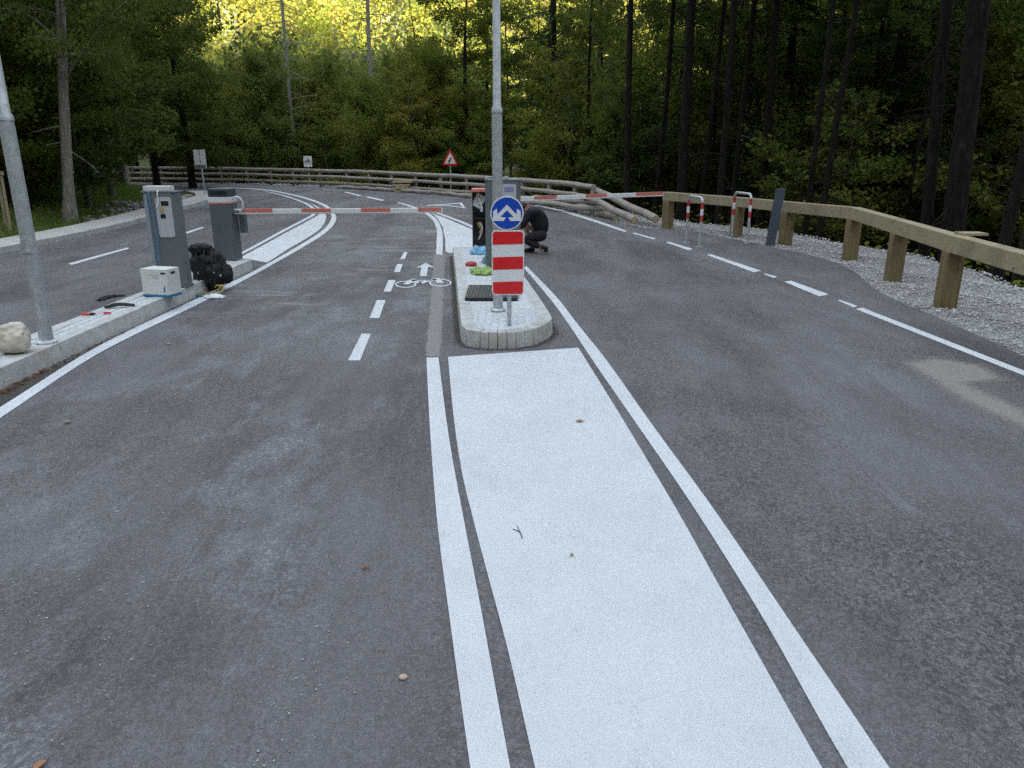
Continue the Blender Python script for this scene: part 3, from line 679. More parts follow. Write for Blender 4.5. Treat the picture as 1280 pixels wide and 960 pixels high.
# ------------------------------------------------------------------ ticket terminals
def terminal(base, wd, dp, ht, label, panel, screen=False, cap=None):
    t = thing('ticket_terminal', label, 'ticket terminal', base)
    x = wd/2; ch = .045
    prof = [(-x, ch), (-x+ch, 0), (x-ch, 0), (x, ch), (x, dp-.02), (x-.02, dp), (-x+.02, dp), (-x, dp-.02)]
    b = MB(); b.prism(prof, 0, ht); b.build('housing', M['grey'], t, False, bevel=.008)
    b = MB(); b.prism([(-x-.004, ch), (-x+ch, -.012), (-x+ch+.02, -.012), (-x+ch+.02, .004), (-x+.01, ch+.03)], .03, ht-.02); b.build('edge_trim', M['trim'] if screen is False else M['grey'], t, bevel=.003)
    px0, pz0, px1, pz1 = panel
    b = MB(); b.plate(rrect(px0, pz0, px1, pz1, .03), -.012, .004); fp = b.build('front_panel', M['grey_light'], t, bevel=.003)
    if screen:
        b = MB(); b.plate(rrect(px0+.04, pz1-.10, px1-.04, pz1-.035, .004), -.0155, -.011); b.build('display', M['screen'], fp)
    else:
        b = MB(); b.plate(rrect(px0+.07, pz1-.10, px1-.03, pz1-.045, .004), -.0155, -.010); b.build('card_slot', M['black'], fp, bevel=.001)
        b = MB(); b.plate(rrect(px0+.045, pz1-.245, px0+.105, pz1-.195, .004), -.0155, -.010); b.build('button', M['black'], fp, bevel=.001)
        b = MB(); b.plate(rrect(px0+.05, pz1-.17, px0+.09, pz1-.11, .01), -.024, -.010); b.build('lock', M['brass'], fp, bevel=.002)
    b = MB(); b.box((-x-.006, -.006, ht), (x+.006, dp+.006, ht+.018)); b.build('lid', M['grey'], t, bevel=.006)
    b = MB(); b.box((-x-.012, -.012, 0), (x+.012, dp+.012, .02)); b.build('base_plate', M['grey_dark'], t, bevel=.003)
    return t
tb = P(213, 360, KZ); pxm = (P(214, 360, KZ)-P(212, 360, KZ)).length/2
tht = PY(198, 241, tb.y).z-KZ
tw = 40*pxm
terminal((tb.x-.0, tb.y, KZ), tw, .22, tht, 'grey ticket terminal with pale front panel and light box on top, left island', (-.04, tht-.52, tw/2-.05, tht-.05))
cp_ = PY(193, 240, tb.y); b = MB(); b.box((-.17, -.05, 0), (.14, .10, .055)); o = b.build('paper_box', M['card'], None, bevel=.004); o.location = (cp_.x+.02, tb.y+.09, KZ+tht+.019)
tag(o, 'flat white carton lying on top of the left grey ticket terminal', 'box')
# blue wire from the terminal to the carton in front
b = MB(); xw = tb.x-tw/2+.10
wp = [(xw+.0, tb.y-.02, KZ+tht+.0), (xw+.01, tb.y-.035, KZ+tht-.15), (xw+.035, tb.y-.035, KZ+tht*.6), (xw+.03, tb.y-.05, KZ+tht*.35), (xw+.04, tb.y-.10, KZ+.35)]
b.tube(catmull([(wp[0][0], tb.y+.02, KZ+tht+.024)]+wp, 5), .006, 8); tag(b.build('hanging_cable', M['bluewire'], None, True), 'thin blue cable hanging down the front of the left ticket terminal', 'cable')
b = MB(); xw2 = xw+.10; b.tube(catmull([(xw2, tb.y+.02, KZ+tht+.024), (xw2, tb.y-.02, KZ+tht), (xw2+.005, tb.y-.03, KZ+tht-.10), (xw2-.02, tb.y-.035, KZ+tht-.16)], 5), .007, 8); tag(b.build('hanging_cable', M['white'], None, True), 'short white cable hanging over the pale panel of the left terminal', 'cable')

ctb = P(629, 338, KZ); cw = (P(650.5, 338, KZ)-P(607.5, 338, KZ)).length; cht = PY(629, 226, ctb.y).z-KZ
ct = terminal((ctb.x, ctb.y, KZ), cw, .26, cht, 'grey ticket terminal with lilac display on the centre island behind the lamp post', (-.02, cht-.42, cw/2-.06, cht-.045), True)
b = MB(); b.box((-cw/2+.0, .02, cht+.018), (-cw/2+.05, .07, cht+.05)); b.build('top_fitting', M['grey_light'], ct, bevel=.005)
b = MB(); b.box((.02, .02, cht+.018), (.075, .07, cht+.055)); b.build('top_fitting', M['grey_light'], ct, bevel=.005)

# ------------------------------------------------------------------ barrier cabinets and arms
def barrier_arm(t, a, c, nb, first_red, sec=.075):
    d = c-a; L = d.length; ux = d.normalized(); up = Vector((0, 0, 1)); side = ux.cross(up).normalized()
    def seg_(name, s0, s1, mat, gr=0.0):
        b = MB(); h_ = sec*.5+gr; w_ = .022+gr
        vs_ = [a+ux*s+side*(i*w_)+up*(j*h_) for s in (s0*L, s1*L) for i, j in ((-1, -1), (1, -1), (1, 1), (-1, 1))]
        b.add(vs_, [(0, 1, 2, 3), (4, 7, 6, 5), (0, 4, 5, 1), (1, 5, 6, 2), (2, 6, 7, 3), (3, 7, 4, 0)]); return b.build(name, mat, None, bevel=.008)
    arm = seg_('boom', 0, 1, M['white_refl']); arm.parent = t; arm.matrix_parent_inverse = t.matrix_world.inverted()
    for s0, s1 in nb:
        b = MB(); vs_ = [a+ux*s*L+side*(i*.0245)+up*(j*sec*.52-.0) for s in (s0, s1) for i, j in ((-1, -.35), (1, -.35), (1, 1.02), (-1, 1.02))]
        b.add(vs_, [(0, 1, 2, 3), (4, 7, 6, 5), (0, 4, 5, 1), (1, 5, 6, 2), (2, 6, 7, 3), (3, 7, 4, 0)])
        o_ = b.build('red_band', M['red_arm'], None); o_.parent = arm
    return arm
# left cabinet
lb = P(282, 326, KZ); lh = PY(270, 236, lb.y).z-KZ; lw = (P(293, 326, KZ)-P(270, 326, KZ)).length
t = thing('barrier_cabinet', 'dark grey barrier cabinet carrying the left red and white boom', 'barrier', (lb.x, lb.y, KZ))
bpy.context.view_layer.update()
x = lw/2+.02
b = MB(); b.prism([(-x, .02), (-x+.02, 0), (x-.02, 0), (x, .02), (x, .30), (-x, .30)], 0, lh-.16); b.build('housing', M['grey_dark'], t, bevel=.006)
b = MB(); b.prism([(-x-.003, -.003), (x+.003, -.003), (x+.003, .303), (-x-.003, .303)], lh-.20, lh-.12); b.build('white_band', M['white'], t, bevel=.004)
b = MB(); b.prism([(-x-.005, -.005), (x+.005, -.005), (x+.005, .305), (-x-.005, .305)], lh-.222, lh-.203); b.build('red_trim', M['red_arm'], t)
b = MB(); b.prism([(-x, 0), (x, 0), (x, .30), (-x, .30)], lh-.118, lh); b.build('hood', M['slate'], t, bevel=.012)
b = MB(); b.plate(rrect(-x+.04, lh-.085, x-.04, lh-.035, .02), -.006, .004); b.build('lamp_window', M['black'], t)
az = .92*1.0
zA = PY(292, 264.5, lb.y+.1).z-KZ
b = MB(); hub = [(x+.05+.0*math.cos(a), .10, 0) for a in (0,)]
b.tube([(x, .12, zA), (x+.10, .12, zA)], .05, 20); b.build('hub', M['grey'], t, True)
ring = [(x+.075, .12+.11*math.cos(R(a)), zA+.10+.10*math.sin(R(a))) for a in range(-60, 241, 20)]
ring = [(x+.02+.09*math.cos(R(a))+.06, .06, zA+.11+.11*math.sin(R(a))) for a in range(-70, 181, 15)]
b = MB(); b.tube(ring, .014, 8); b.build('guard_hoop', M['white'], t, True)
b = MB(); b.box((x+.03, .22, zA-.33), (x+.12, .33, zA+.02)); b.build('counterweight', M['grey_dark'], t, bevel=.01)
armA = Vector((lb.x+x+.02, lb.y+.10, KZ+zA)); eP = PY(553, 263, lb.y+.10)
barrier_arm(t, armA, Vector((eP.x, lb.y+.10, eP.z)), [(.04, .185), (.325, .465), (.61, .75), (.885, .995)], True)
# centre cabinet (open, electronics visible)
ob = P(600, 309, KZ); oh = PY(600, 238, ob.y).z-KZ; ow = (P(609, 309, KZ)-P(590.5, 309, KZ)).length
t = thing('barrier_cabinet', 'open barrier cabinet with red lid and bare electronics carrying the right boom', 'barrier', (ob.x, ob.y, KZ))
bpy.context.view_layer.update()
x = ow/2
b = MB(); b.box((-x, 0, 0), (-x+.012, .34, oh-.03)); b.box((x-.012+.14, 0, 0), (x+.14, .34, oh-.03)); b.box((-x+.012, .325, 0), (x+.128, .34, oh-.03)); b.box((-x+.012, 0, 0), (x+.128, .325, .02)); b.box((x-.03, .01, .02), (x-.015, .325, oh-.03))
b.build('housing', M['grey_dark'], t, bevel=.003)
b = MB(); b.prism([(-x-.01, -.02), (x+.15, -.02), (x+.15, .35), (-x-.01, .35)], oh-.028, oh+.025); b.build('red_lid', M['red_arm'], t, bevel=.012)
b = MB(); b.box((-x+.03, .12, oh-.30), (x-.05, .20, oh-.07), rot=Matrix.Rotation(R(25), 3, 'Y')); b.tube([(-.02, .1, oh-.12), (.04, .08, oh-.3), (.03, .08, oh-.36)], .022, 10); b.build('drive_unit', M['white'], t, bevel=.006)
b = MB(); b.box((-x+.03, .2, .3), (x-.04, .30, .42)); b.box((-x+.04, .16, .45), (x-.06, .24, .50)); b.build('control_board', M['black'], t, bevel=.004)
b = MB()
for k in range(5): b.tube(catmull([(-.05+k*.02, .14, .42), (-.02+k*.015, .10, .34-.02*k), (.03-.01*k, .09, .26), (-.02+.01*k, .10, .16)], 5), .006, 6)
b.build('wiring', M['brass'], t, True)
b = MB(); b.tube(catmull([(0, .12, .40), (.04, .09, .32), (.02, .09, .22), (-.03, .10, .12)], 5), .010, 6); b.build('loom', M['white'], t, True)
AY = ob.y+.05
a0 = PY(650, 249.3, AY-.3); e0 = PY(829, 242.4, AY+.9)
barrier_arm(t, Vector((a0.x-.12, AY-.3, a0.z)), e0, [(.13, .27), (.46, .60), (.80, .995)], False)
b = MB(); hx = a0.x-ob.x-.10; b.tube([(hx, -.02, a0.z-KZ), (hx, -.40, a0.z-KZ)], .05, 16); b.tube([(x+.13, .08, a0.z-KZ-.02), (hx, -.02, a0.z-KZ)], .045, 14); b.build('hub', M['red_arm'], t, True)

# ------------------------------------------------------------------ hoops, plank, guardrail, logs
def hoop(pl, pr, vt, label):
    c = (pl+pr)/2; t = thing('hoop_barrier', label, 'hoop barrier', (c.x, c.y, 0), 0, 'pair of steel hoop barriers')
    d = pr-pl; W = d.length/2; t.rotation_euler.z = math.atan2(d.y, d.x); H_ = PY((640), vt, c.y).z
    r0 = .10; pts = [(-W, 0, 0), (-W, 0, H_-r0)]+[(-W+r0-r0*math.cos(R(a)), 0, H_-r0+r0*math.sin(R(a))) for a in (22, 45, 68, 90)]+[(W-r0+r0*math.sin(R(a)), 0, H_-r0+r0*math.cos(R(a))) for a in (0, 22, 45, 68, 90)]+[(W, 0, 0)]
    b = MB(); b.tube(pts, .026, 16); b.build('hoop_tube', M['galv'], t, True)
    for s in (-1, 1):
        b = MB(); b.tube([(s*W, 0, 0), (s*W, 0, .012)], .07, 20); b.build('foot_plate', M['galv'], t, True)
        zb = H_*.52; hb = H_*.13
        for k, mt in ((0, 'red'), (1, 'white'), (2, 'red')):
            b = MB(); b.tube([(s*W, 0, zb+k*hb), (s*W, 0, zb+(k+1)*hb-.001)], .0285, 16); b.build('red_stripe' if mt == 'red' else 'white_stripe', M['red_dull' if mt == 'red' else 'white_refl'], t, True)
hoop(P(857.5, 303.5), P(874.2, 308.8), 246, 'nearer steel hoop with red and white bands, right road edge')
hoop(P(914, 298.5), P(934, 303.6), 241.5, 'farther steel hoop with red and white bands, between nearer hoop and leaning sheet')
# leaning blue-grey sheet
pa, pb = P(956, 306.6), P(967, 306.8); top = PY(975, 235.5, pa.y+.22)
t = thing('metal_sheet', 'dark blue-grey sheet metal cover leaning against the timber guardrail', 'metal cover')
w_ = Vector((.17, .03, 0)); a = (pa+pb)/2; tv = Vector((top.x+.0, top.y, top.z)); th = Vector((0, -.03, .0))
b = MB(); b.add([a-w_/2+Vector((0, 0, .001)), a+w_/2+Vector((0, 0, .001)), tv+w_/2, tv-w_/2]+[q+Vector((0, -.05, -.004)) for q in (a-w_/2+Vector((0, 0, .006)), a+w_/2+Vector((0, 0, .006)), tv+w_/2, tv-w_/2)],
                 [(0, 1, 2, 3), (4, 7, 6, 5), (0, 4, 5, 1), (1, 5, 6, 2), (2, 6, 7, 3), (3, 7, 4, 0)])
b.build('face_sheet', M['slate'], t, bevel=.006)
b = MB(); e = a+w_/2; f = tv+w_/2; b.add([e+Vector((.003, -.05, .01)), e+Vector((.003, .012, .01)), f+Vector((.003, .012, -.01)), f+Vector((.003, -.05, -.01)), e+Vector((.013, -.05, .01)), e+Vector((.013, .012, .01)), f+Vector((.013, .012, -.01)), f+Vector((.013, -.05, -.01))],
    [(0, 1, 2, 3), (4, 7, 6, 5), (0, 4, 5, 1), (1, 5, 6, 2), (2, 6, 7, 3), (3, 7, 4, 0)]); b.build('folded_edge', M['grey_dark'], t)

# timber guardrail: posts + beams
t = thing('timber_guardrail', 'square timber guardrail with chunky posts along the right gravel verge', 'guardrail')
post_px = [(834, 283), (920, 293), (981, 304), (1062, 321), (1116, 347), (1181, 381)]
gp = [P(u, v) for u, v in post_px]; gp += [Vector((4.95, 6.6, 0)), Vector((4.75, 4.2, 0)), Vector((4.7, 1.8, 0)), Vector((4.7, -.6, 0)), Vector((4.75, -3, 0))]
tops = [(829, 240), (920, 246.5), (985, 252), (1064, 259), (1112, 274.5), (1178, 293.5)]
bh = .20; zt = []
for (u, v), g in zip(tops, gp): zt.append(PY(u, v, g.y).z)
zav = sum(zt)/len(zt); print('beam tops', [round(z, 2) for z in zt])
for i, g in enumerate(gp):
    d = (gp[min(i+1, len(gp)-1)]-gp[max(i-1, 0)]); rz = Matrix.Rotation(math.atan2(d.y, d.x), 3, 'Z')
    ztop_ = (zt[i] if i < len(zt) else zav)-bh+.003; s = .10
    b = MB(); b.box((g.x-s, g.y-s, -.3), (g.x+s, g.y+s, ztop_), rot=rz); b.build('post', M['post'], t, bevel=.012)
for i in range(len(gp)-1):
    a = gp[i].copy(); c = gp[i+1].copy(); za = zt[i] if i < len(zt) else zav; zc = zt[i+1] if i+1 < len(zt) else zav
    if i == 0: a = a+(a-c).normalized()*.1
    d = (c-a).normalized(); nr = Vector((-d.y, d.x, 0))*.085; e_ = d*(.002+.0)
    b = MB(); a = a-d*.03; c = c+d*.0
    b.add([a+nr+Vector((0, 0, za-bh)), a-nr+Vector((0, 0, za-bh)), a-nr+Vector((0, 0, za)), a+nr+Vector((0, 0, za)), c+nr+Vector((0, 0, zc-bh)), c-nr+Vector((0, 0, zc-bh)), c-nr+Vector((0, 0, zc)), c+nr+Vector((0, 0, zc))],
          [(0, 1, 2, 3), (4, 7, 6, 5), (0, 4, 5, 1), (1, 5, 6, 2), (2, 6, 7, 3), (3, 7, 4, 0)])
    bmo = b.build('beam', M['beam'], t, bevel=.010)
    if i >= 4:
        for s_ in (.15, .7):
            q = a.lerp(c, s_)+nr*(1.0)+Vector((0, 0, za-bh*.45)); nn = nr.normalized()
            b2 = MB(); b2.tube([q-nn*.01, q+nn*.012], .016, 10); b2.build('bolt', M['galv'], bmo)
b = MB(); g = gp[5]; b.box((g.x+.02, g.y-.12, zt[5]-.0), (g.x+.30, g.y+.10, zt[5]+.03)); o = b.build('loose_board', M['beam'], None, bevel=.004); o.rotation_euler = (0, 0, 0)
tag(o, 'short loose board lying on top of the guardrail joint', 'board')

# rustic log rail fence round the far bend
fl = catmull([(-46, 44, 0), (-32, 44.6, 0), (-20, 43.9, 0), (-14.6, 42.2, 0), (-10.9, 39.6, 0), (-7.9, 37.6, 0), (-4.3, 33.6, 0), (-1.2, 29.6, 0), (.9, 26.2, 0), (2.35, 22.6, 0)], 6)
fr_ = resample(fl, 1.9); fr_.append(Vector((2.30, 22.3, 0)))
t = thing('log_rail_fence', 'weathered round log rail fence curving round the far bend', 'fence')
ft = []
for p in fr_:
    ft.append(.80)
rn = random.Random(3)
for i, p in enumerate(fr_):
    b = MB(); b.tube([(p.x, p.y, -.3), (p.x+rn.uniform(-.02, .02), p.y, .66)], [.075, .07], 9, jit=.05, rnd=rn); b.build('post', M['log'], t)
for i in range(len(fr_)-1):
    a, c = fr_[i], fr_[i+1]; d = (c-a).normalized(); nr = Vector((d.y, -d.x, 0))*(-.0)
    for z, r_ in ((.74, .085), (.47, .07), (.18, .075)):
        o_ = Vector((-d.y, d.x, 0))*(-.15 if z < .6 else 0)
        b = MB(); m = (a+c)/2+Vector((0, 0, z+rn.uniform(-.015, .015)))
        b.tube([a+o_-d*.06+Vector((0, 0, z+rn.uniform(-.01, .01))), m+o_, c+o_+d*.06+Vector((0, 0, z))], [r_, r_*.97, r_*.92], 10, jit=.05, rnd=rn); b.build('rail', M['log'], t, True)
# loose logs
def log(a, c, r, label, mat='log'):
    b = MB(); a = Vector(a); c = Vector(c); n_ = 7
    pts = [a.lerp(c, k/n_)+Vector((0, 0, .015*math.sin(k*1.7))) for k in range(n_+1)]
    base = (a+c)/2; base.z = 0
    b.tube([p-base for p in pts], [r*(1-.12*k/n_) for k in range(n_+1)], 12, jit=.04, rnd=rn); o_ = b.build('log', M[mat], None, True); o_.location = base
    e = MB(); dd = (c-a).normalized(); e.tube([a-base-dd*.003, a-base+dd*.004], r*.85, 12); e.build('cut_end', M['logend'], o_)
    return tag(o_, label, 'log', 'loose logs piled along the far fence')
Y1 = 21.8; p745 = PY(745, 233, Y1)
log(PY(820, 275, P(822, 283).y+.2)+Vector((0, 0, .02)), PY(742, 236, 22.6), .10, 'upper grey log sloping from the fence end down to the guardrail')
log(PY(793, 277, P(795, 282).y-.1)+Vector((0, 0, .03)), PY(735, 246, 22.0), .095, 'lower grey log sloping down beside the fence end')
log(PY(770, 273, 20.6), PY(748, 266, 21.6), .09, 'short pale log stub on gravel below the sloping logs')
log(PY(757, 263, 21.3), PY(664, 252, 24.4), .085, 'long brown log on the ground from the fence end towards the terminal')
log(PY(748, 254, 22.0), PY(668, 246, 25.4), .08, 'upper long brown log under the rails near the fence end')
prev = [(590, 247.5, 28.6), (548, 242.3, 31.2), (502, 239.6, 34.6), (460, 237, 36.8), (420, 234.5, 38.9)]
for k in range(4):
    (u0, v0, y0), (u1, v1, y1) = prev[k], prev[k+1]
    q0 = P(u0, v0+1.5); q1 = P(u1, v1+1.5); log((q0.x, q0.y+.35, .07), (q1.x, q1.y+.35, .07), .09, ['nearest log lying along the foot of the curving fence, left of the terminal', 'second log along the fence foot, below the triangular sign', 'third log along the fence foot, beside the stacked planks', 'farthest log along the fence foot'][k])
t = thing('plank_stack', 'small stack of pale sawn planks at the foot of the far log fence', 'plank stack', (P(502, 240.5).x, P(502, 240.5).y+.1, 0))
for k in range(4):
    b = MB(); b.box((-.35+.1*rn.random(), -.15, .0+k*.13), (.35+.2*rn.random(), .1, .08+k*.13)); b.build('plank', M['logend'], t, bevel=.01)

# ------------------------------------------------------------------ distant signs
def sign_post(base, v_bot, Y, r=.03):
    pass
q = P(256, 247); Y = q.y
t = thing('road_sign', 'two white panels side by side on one post at the left verge tip', 'road sign', (q.x, q.y, .1))
A = PY(241, 187, Y); B = PY(258.5, 210.5, Y); ax, bx, az_, bz = A.x-q.x, B.x-q.x, A.z-.1, B.z-.1
cx = (ax+bx)/2
b = MB(); b.tube([(cx+.04, .03, 0), (cx, .03, az_)], .03, 12); b.build('post', M['galv'], t, True)
b = MB(); b.plate(rrect(ax, bz, cx-.02, az_, .02), 0, .012); b.build('white_panel', M['white_refl'], t)
b = MB(); b.plate(rrect(cx+.02, bz, bx, az_, .02), 0, .012); b.build('white_panel', M['white_refl'], t)
b = MB(); b.plate(rrect(ax+.02, bz+.01, bx-.02, bz+.13, .01), -.006, -.001); b.build('grey_strip', M['grey'], t)
b = MB(); b.box((cx-.018, .001, bz), (cx+.018, .02, az_)); b.build('bar', M['galv'], t)
Y = 40.9; A = PY(379, 195, Y); B = PY(390.5, 208.5, Y); x = (A.x+B.x)/2
t = thing('road_sign', 'small square white sign with dark cycle symbol behind the far fence', 'road sign', (x, Y, -.3))
b = MB(); b.tube([(0, .03, 0), (0, .03, A.z+.25)], .03, 10); b.build('post', M['galv'], t, True)
b = MB(); b.plate(rrect(A.x-x, B.z+.3, B.x-x, A.z+.3, .04), 0, .012); f = b.build('panel', M['white_refl'], t)
cz = (A.z+B.z)/2+.3; b = MB()
for s in (-1, 1):
    c_ = circ(.085, s*.11, cz-.05, 20); c2 = circ(.06, s*.11, cz-.05, 20)
    for k in range(20): b.add([(c_[k][0], -.004, c_[k][1]), (c_[(k+1) % 20][0], -.004, c_[(k+1) % 20][1]), (c2[(k+1) % 20][0], -.004, c2[(k+1) % 20][1]), (c2[k][0], -.004, c2[k][1])], [(0, 1, 2, 3)])
for (xa, za, xb, zb) in ((-.11, -.05, -.04, .08), (-.04, .08, .07, .08), (.07, .08, .11, -.05), (-.04, .08, 0, -.05), (0, -.05, .07, .08), (.07, .08, .05, .13)):
    b.tube([(xa, -.003, cz+za), (xb, -.003, cz+zb)], .012, 6)
b.build('cycle_symbol', M['black'], f)
Y = 34.9; A = PY(562.5, 186.5, Y); Bl = PY(552.5, 206.5, Y); Br = PY(573, 206.5, Y); x = A.x; zb_ = -.3
t = thing('warning_sign', 'red bordered triangular warning sign with black bend symbol behind the log fence', 'warning sign', (x, Y, zb_))
b = MB(); b.tube([(0, .03, 0), (0, .03, A.z-zb_-.15)], .03, 10); b.build('post', M['galv'], t, True)
def tri(s, y0, y1, mat, name, par):
    cx_, cz_ = 0, (A.z+2*Bl.z)/3-zb_; pts = [(A.x-x, A.z-zb_), (Bl.x-x, Bl.z-zb_), (Br.x-x, Br.z-zb_)]
    pts = [(cx_+(px_-cx_)*s, cz_+(pz_-cz_)*s) for px_, pz_ in pts]; o_ = []
    for k in range(3):
        p0, p1, p2 = Vector(pts[k-1]), Vector(pts[k]), Vector(pts[(k+1) % 3])
        o_ += [tuple(p1.lerp(p0, .07)), tuple(p1.lerp(p0, .02).lerp(p1.lerp(p2, .02), .5)), tuple(p1.lerp(p2, .07))]
    b = MB(); b.plate(o_, y0, y1); return b.build(name, mat, par)
f = tri(1, 0, .012, M['red'], 'red_border', t); tri(.70, -.004, .001, M['white_refl'], 'white_face', f)
cz_ = (A.z+2*Bl.z)/3-zb_
b = MB(); b.tube([(-.05, -.006, cz_-.12), (-.05, -.006, cz_-.02), (.03, -.006, cz_+.03), (.03, -.006, cz_+.13)], [.03, .03, .03, .012], 8); b.build('bend_symbol', M['black'], f)

# ------------------------------------------------------------------ things on the left island
def blob(cuts, fn, name, mat, parent=None, smooth=True):
    bm = bmesh.new(); bmesh.ops.create_icosphere(bm, subdivisions=cuts, radius=1)
    for v in bm.verts: v.co = fn(v.co.copy())
    me = bpy.data.meshes.new(name); bm.to_mesh(me); bm.free(); me.materials.append(mat)
    if smooth: me.polygons.foreach_set('use_smooth', [True]*len(me.polygons))
    o_ = bpy.data.objects.new(name, me); COL.objects.link(o_)
    if parent: o_.parent = parent
    return o_
from mathutils import noise as mno
def rock_fn(sx, sy, sz, seed, am=.25):
    def fn(c):
        n_ = mno.noise(c*1.3+Vector((seed, 0, 0)))*am+mno.noise(c*3.1+Vector((0, seed, 0)))*am*.45+mno.noise(c*8+Vector((0, 0, seed)))*am*.15
        c = c*(1+n_); c.x = math.copysign(abs(c.x)**.8, c.x); c.z = math.copysign(abs(c.z)**.75, c.z)
        return Vector((c.x*sx, c.y*sy, c.z*sz))
    return fn
q = P(14, 443, KZ); o = blob(5, rock_fn(.135, .11, .128, 3.1), 'rock', M['rock']); o.location = (q.x, q.y+.06, KZ+.125)
tag(o, 'cream limestone rock lying on the left island beside the lamp post', 'rock')
# white carton with blue base band
q = P(197, 371, KZ); sc_ = (P(198, 371, KZ)-P(197, 371, KZ)).length
t = thing('carton', 'white carton with a blue band standing in front of the left ticket terminal', 'carton', (q.x, q.y+.0, KZ), R(-14))
wx, wy, wz = 37*sc_/2, .15, PY(190, 335, q.y).z-KZ-.01
b = MB(); b.box((-wx, -.02, .022), (wx, wy*1.4, wz)); cb = b.build('box_body', M['card'], t, bevel=.006)
b = MB(); b.box((-wx-.003, -.023, 0), (wx+.003, wy*1.4+.003, .03)); b.build('blue_band', M['bluebox'], t, bevel=.004)
b = MB(); b.box((wx-.075, -.0235, wz-.055), (wx-.015, -.018, wz-.035)); b.box((wx-.003, .06, wz-.06), (wx+.0035, .13, wz-.035)); b.build('handle_slot', M['black'], cb)
b = MB(); b.plate([(wx-.065, .06), (wx-.05, .06), (wx-.03, .13), (wx-.05, .12)], -.0235, -.018); b.build('logo_mark', M['bluebox'], cb)
b = MB()
for k, (l0, l1) in enumerate(((-.05, .07), (-.02, .06), (.0, .07))): b.box((l0, -.0225, wz-.07-.018*k), (l1, -.019, wz-.066-.018*k))
b.build('printed_lines', simple('grey_print', (.42, .42, .42), .8), cb)
# backpack
q = P(260, 366); t = thing('backpack', 'bulky black backpack slumped between the left ticket terminal and the kerb', 'backpack', (q.x, q.y+.20, 0))
def bp_fn(sx, sy, sz, seed, am=.22):
    def fn(c):
        f_ = mno.noise(c*2+Vector((seed, 1, 2)))*am+mno.noise(c*5+Vector((seed, 1, 2)))*am*.4-abs(mno.noise(c*3.3+Vector((4, seed, 2))))*am*.6
        c = c*(1+f_); return Vector((c.x*sx, c.y*sy, math.copysign(abs(c.z)**.8, c.z)*sz))
    return fn
hB = PY(255, 305, q.y+.2).z
o = blob(5, bp_fn(.24, .19, hB/2*.92, 2.2), 'bag_body', M['cloth'], t); o.location = (-.02, 0, hB/2*.95); o.rotation_euler = (0, R(-8), 0)
o = blob(4, bp_fn(.15, .12, .15, 5.2), 'front_pocket', M['cloth'], t); o.location = (.06, -.13, hB*.40)
o = blob(4, bp_fn(.15, .13, .08, 7.7), 'top_flap', M['cloth'], t); o.location = (-.10, -.02, hB*.90)
o = blob(4, bp_fn(.08, .12, .13, 9.7), 'side_pocket', M['cloth'], t); o.location = (.20, -.02, hB*.36)
for k, (x_, z_) in enumerate(((-.09, .26), (.03, .28), (.12, .27), (.20, .23))):
    b = MB(); b.box((x_-.009, -.24, z_-.012), (x_+.009, -.215, z_+.012)); b.build('buckle', M['grey_light'], t, bevel=.003)
for k in range(3):
    b = MB(); x_ = -.12+.1*k; b.tube(catmull([(x_, -.10, hB*.92), (x_+.01, -.19, hB*.7), (x_+.02, -.235, hB*.45), (x_+.04, -.23, hB*.2)], 5), .011, 6); b.build('strap', M['black'], t, True)
q2 = P(262, 368)
b = MB(); rc = random.Random(5)
b.tube(catmull([(-.18, 0, .05), (-.10, -.05, .03), (-.02, .01, .02), (.05, -.04, .04), (.13, -.02, .07), (.17, .03, .12), (.20, -.02, .06), (.14, -.06, .03)], 6), .009, 8)
b.tube(catmull([(.10, -.03, .10), (.14, -.06, .13), (.19, -.03, .11), (.16, .0, .07)], 6), .010, 8); b.tube(catmull([(-.20, .0, .12), (-.15, -.03, .06), (-.08, -.03, .03)], 5), .009, 8)
o = b.build('coiled_cable', M['brass'], None, True); o.location = (q2.x, q2.y-.02, 0); tag(o, 'tangled yellowish cable on the road below the black backpack', 'cable')
q3 = P(268, 373); o = blob(4, lambda c: Vector((c.x*.13*(1+.3*mno.noise(c*2)), c.y*.07*(1+.3*mno.noise(c*3)), max(c.z, -.4)*.035*(1+.6*mno.noise(c*4)))), 'crumpled_cloth', M['white']); o.location = (q3.x, q3.y, .016)
tag(o, 'crumpled white cloth lying on the painted line below the backpack', 'cloth')
o = None; b = MB(); q4 = P(246, 371); b.box((-.09, -.02, 0), (.09, .02, .03)); o = b.build('plastic_strip', simple('sea_green', (.10, .24, .22), .5), None, bevel=.008); o.location = (q4.x, q4.y, .004); o.rotation_euler = (0, 0, R(-15)); tag(o, 'short sea green plastic offcut in the gutter beside the backpack', 'offcut')
# dark bundles, pliers
def bundle(u, v, L, wd, rz, label, mat='black', seed=1, z=KZ):
    q_ = P(u, v, z); b_ = MB(); r2 = random.Random(seed)
    for k in range(22):
        o1 = r2.uniform(-wd, wd)*1.3; o2 = r2.uniform(-wd, wd)*1.3
        b_.tube(catmull([(-L/2+r2.uniform(0, .05), o1, .012+r2.random()*.012), (-L/6, o2, .02+r2.random()*.025), (L/6, o1*.5+r2.uniform(-.01, .01), .02+r2.random()*.02), (L/2-r2.uniform(0, .06), o2*.6, .012+r2.random()*.01)], 4), .008, 6)
    o_ = b_.build('cable_bundle', M[mat], None, True); o_.location = (q_.x, q_.y, z-.003); o_.rotation_euler = (0, 0, rz); return tag(o_, label, 'cable bundle')
bundle(139, 374, .34, .03, R(68), 'fuzzy black cable bundle on the far kerb of the left island', seed=2)
bundle(150, 384, .30, .018, R(25), 'flat dark cable strip across the left island paving', seed=4)
